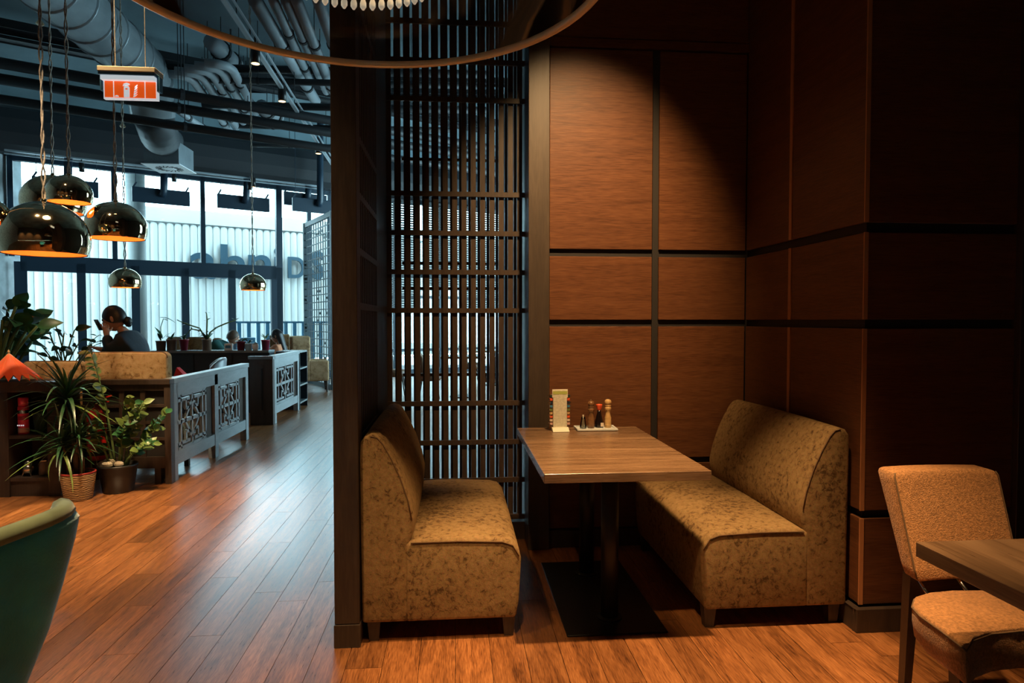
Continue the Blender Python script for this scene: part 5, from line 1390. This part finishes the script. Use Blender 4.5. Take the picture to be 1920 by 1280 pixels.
# woman in the dark jacket, standing bent forward behind the tan sofa, hand with phone raised
WY = 6.92; P_ = lambda px, py, Y=WY: atY(px, py, Y)
hc = P_(214, 597)
chest = P_(246, 645); chest.z -= .02
pel = Vector((chest.x + .12, WY, .86))
J, E_, T_, L_ = body_joints(pel, chest, P_(233, 622), P_(222, 612), (chest + Vector((-.03, -.17, .04)), chest + Vector((-.02, .17, .04))), (P_(205, 658, WY - .2), P_(215, 662, WY + .25)), (P_(200, 628, WY - .14), P_(190, 655, WY + .22)),
                            (pel + Vector((0, -.09, -.02)), pel + Vector((0, .09, -.02))), (pel + Vector((-.03, -.10, -.42)), pel + Vector((-.03, .10, -.42))), (pel + Vector((.03, -.10, -.80)), pel + Vector((.03, .10, -.80))), 1.0)
E2 = [e for e in E_]
r, R = person('woman in dark jacket with hair in a bun, raising a phone', (pel.x, WY, 0), J, hc, PI + .12, .28, 1.05, E2, cap_hair(bun=(-.105, 0, -.055)), 'hair', T_ + [('chest', 'neck')] + [('el' + q, 'wr' + q) for q in 'lr'], 'jacket', L_)
hp = Vector(J['pal'][0]) + (Vector(J['wrl'][0]) - Vector(J['ell'][0])).normalized() * .07
tag(MB().bar(hp + Vector((-.035, 0, -.06)), hp + Vector((-.085, .0, .045)), .07, .010, up=(1, 0, .4)).build('phone', M['phone'], bevel=.003), 'black phone held up in the hand of the woman in the dark jacket', 'phone')

# two guests at the far table
t = thing('guest_table', 'far table between the man in green and the woman with long hair', 'table', (-3.28, 11.9, 0))
MB().box(-3.62, -2.98, 11.55, 12.25, .70, .735).build('table_top', M['darkcounter'], t); MB().lathe([(.22, 0), (.22, .02), (.035, .03), (.035, .70)], (-3.3, 11.9, 0), 16).build('pedestal', M['black_metal'], t)
def seated(label, px, py, Y, face, hair, hmat, tmat, lean, s=1.0):
    hc = atY(px, py, Y); f = Vector((math.cos(face), math.sin(face), 0)); sx = Vector((-f.y, f.x, 0))
    dz = hc.z
    ch = hc - f * lean - Vector((0, 0, .30 - lean * .5)); pel = ch - f * (lean * .8 + .02) - Vector((0, 0, .34)); pel.z = max(pel.z, .50)
    sh = (ch + sx * .17 + Vector((0, 0, .07)), ch - sx * .17 + Vector((0, 0, .07)))
    el = (ch + sx * .22 + f * .18 - Vector((0, 0, .12)), ch - sx * .22 + f * .18 - Vector((0, 0, .12)))
    wr = tuple(Vector((e.x, e.y, .79)) + f * .20 - (sx if i == 0 else -sx) * .08 for i, e in enumerate(el))
    hips = (pel + sx * .09, pel - sx * .09); kn = (pel + sx * .12 + f * .40, pel - sx * .12 + f * .40); an = tuple(Vector((k.x, k.y, .07)) + f * .03 for k in kn)
    J, E_, T_, L_ = body_joints(pel, ch, hc - f * .04 - Vector((0, 0, .155)), hc - f * .01 - Vector((0, 0, .08)), sh, el, wr, hips, kn, an, .97)
    r, R = person(label, (pel.x, pel.y, 0), J, hc, face, .25, s, E_, hair, hmat, T_ + [('chest', 'neck')], tmat, L_, 'guests at the far table')
    st = thing('guest_stool', 'seat under the ' + ('man in the green sweater' if 'man in green' in label and 'wo' not in label[:2] else 'woman with long hair'), 'stool', (pel.x, pel.y, 0))
    zt = pel.z - .10
    MB().box(pel.x - .22, pel.x + .22, pel.y - .22, pel.y + .22, zt - .07, zt).build('seat', M['brownchair'], st, bevel=.02)
    for i in (-1, 1):
        for j in (-1, 1): MB().tube([(pel.x + i * .18, pel.y + j * .18, zt - .06), (pel.x + i * .2, pel.y + j * .2, 0)], .014, 8).build('leg', M['darkwood'], st)
seated('man in green sweater leaning over the far table', 437, 632, 11.9, .1, cap_hair(), 'hairb', 'greenshirt', .26)
seated('woman with long dark hair in an orange top at the far table', 519, 630, 11.9, PI - .1, cap_hair(long=.30), 'hair', 'orangetop', .04)
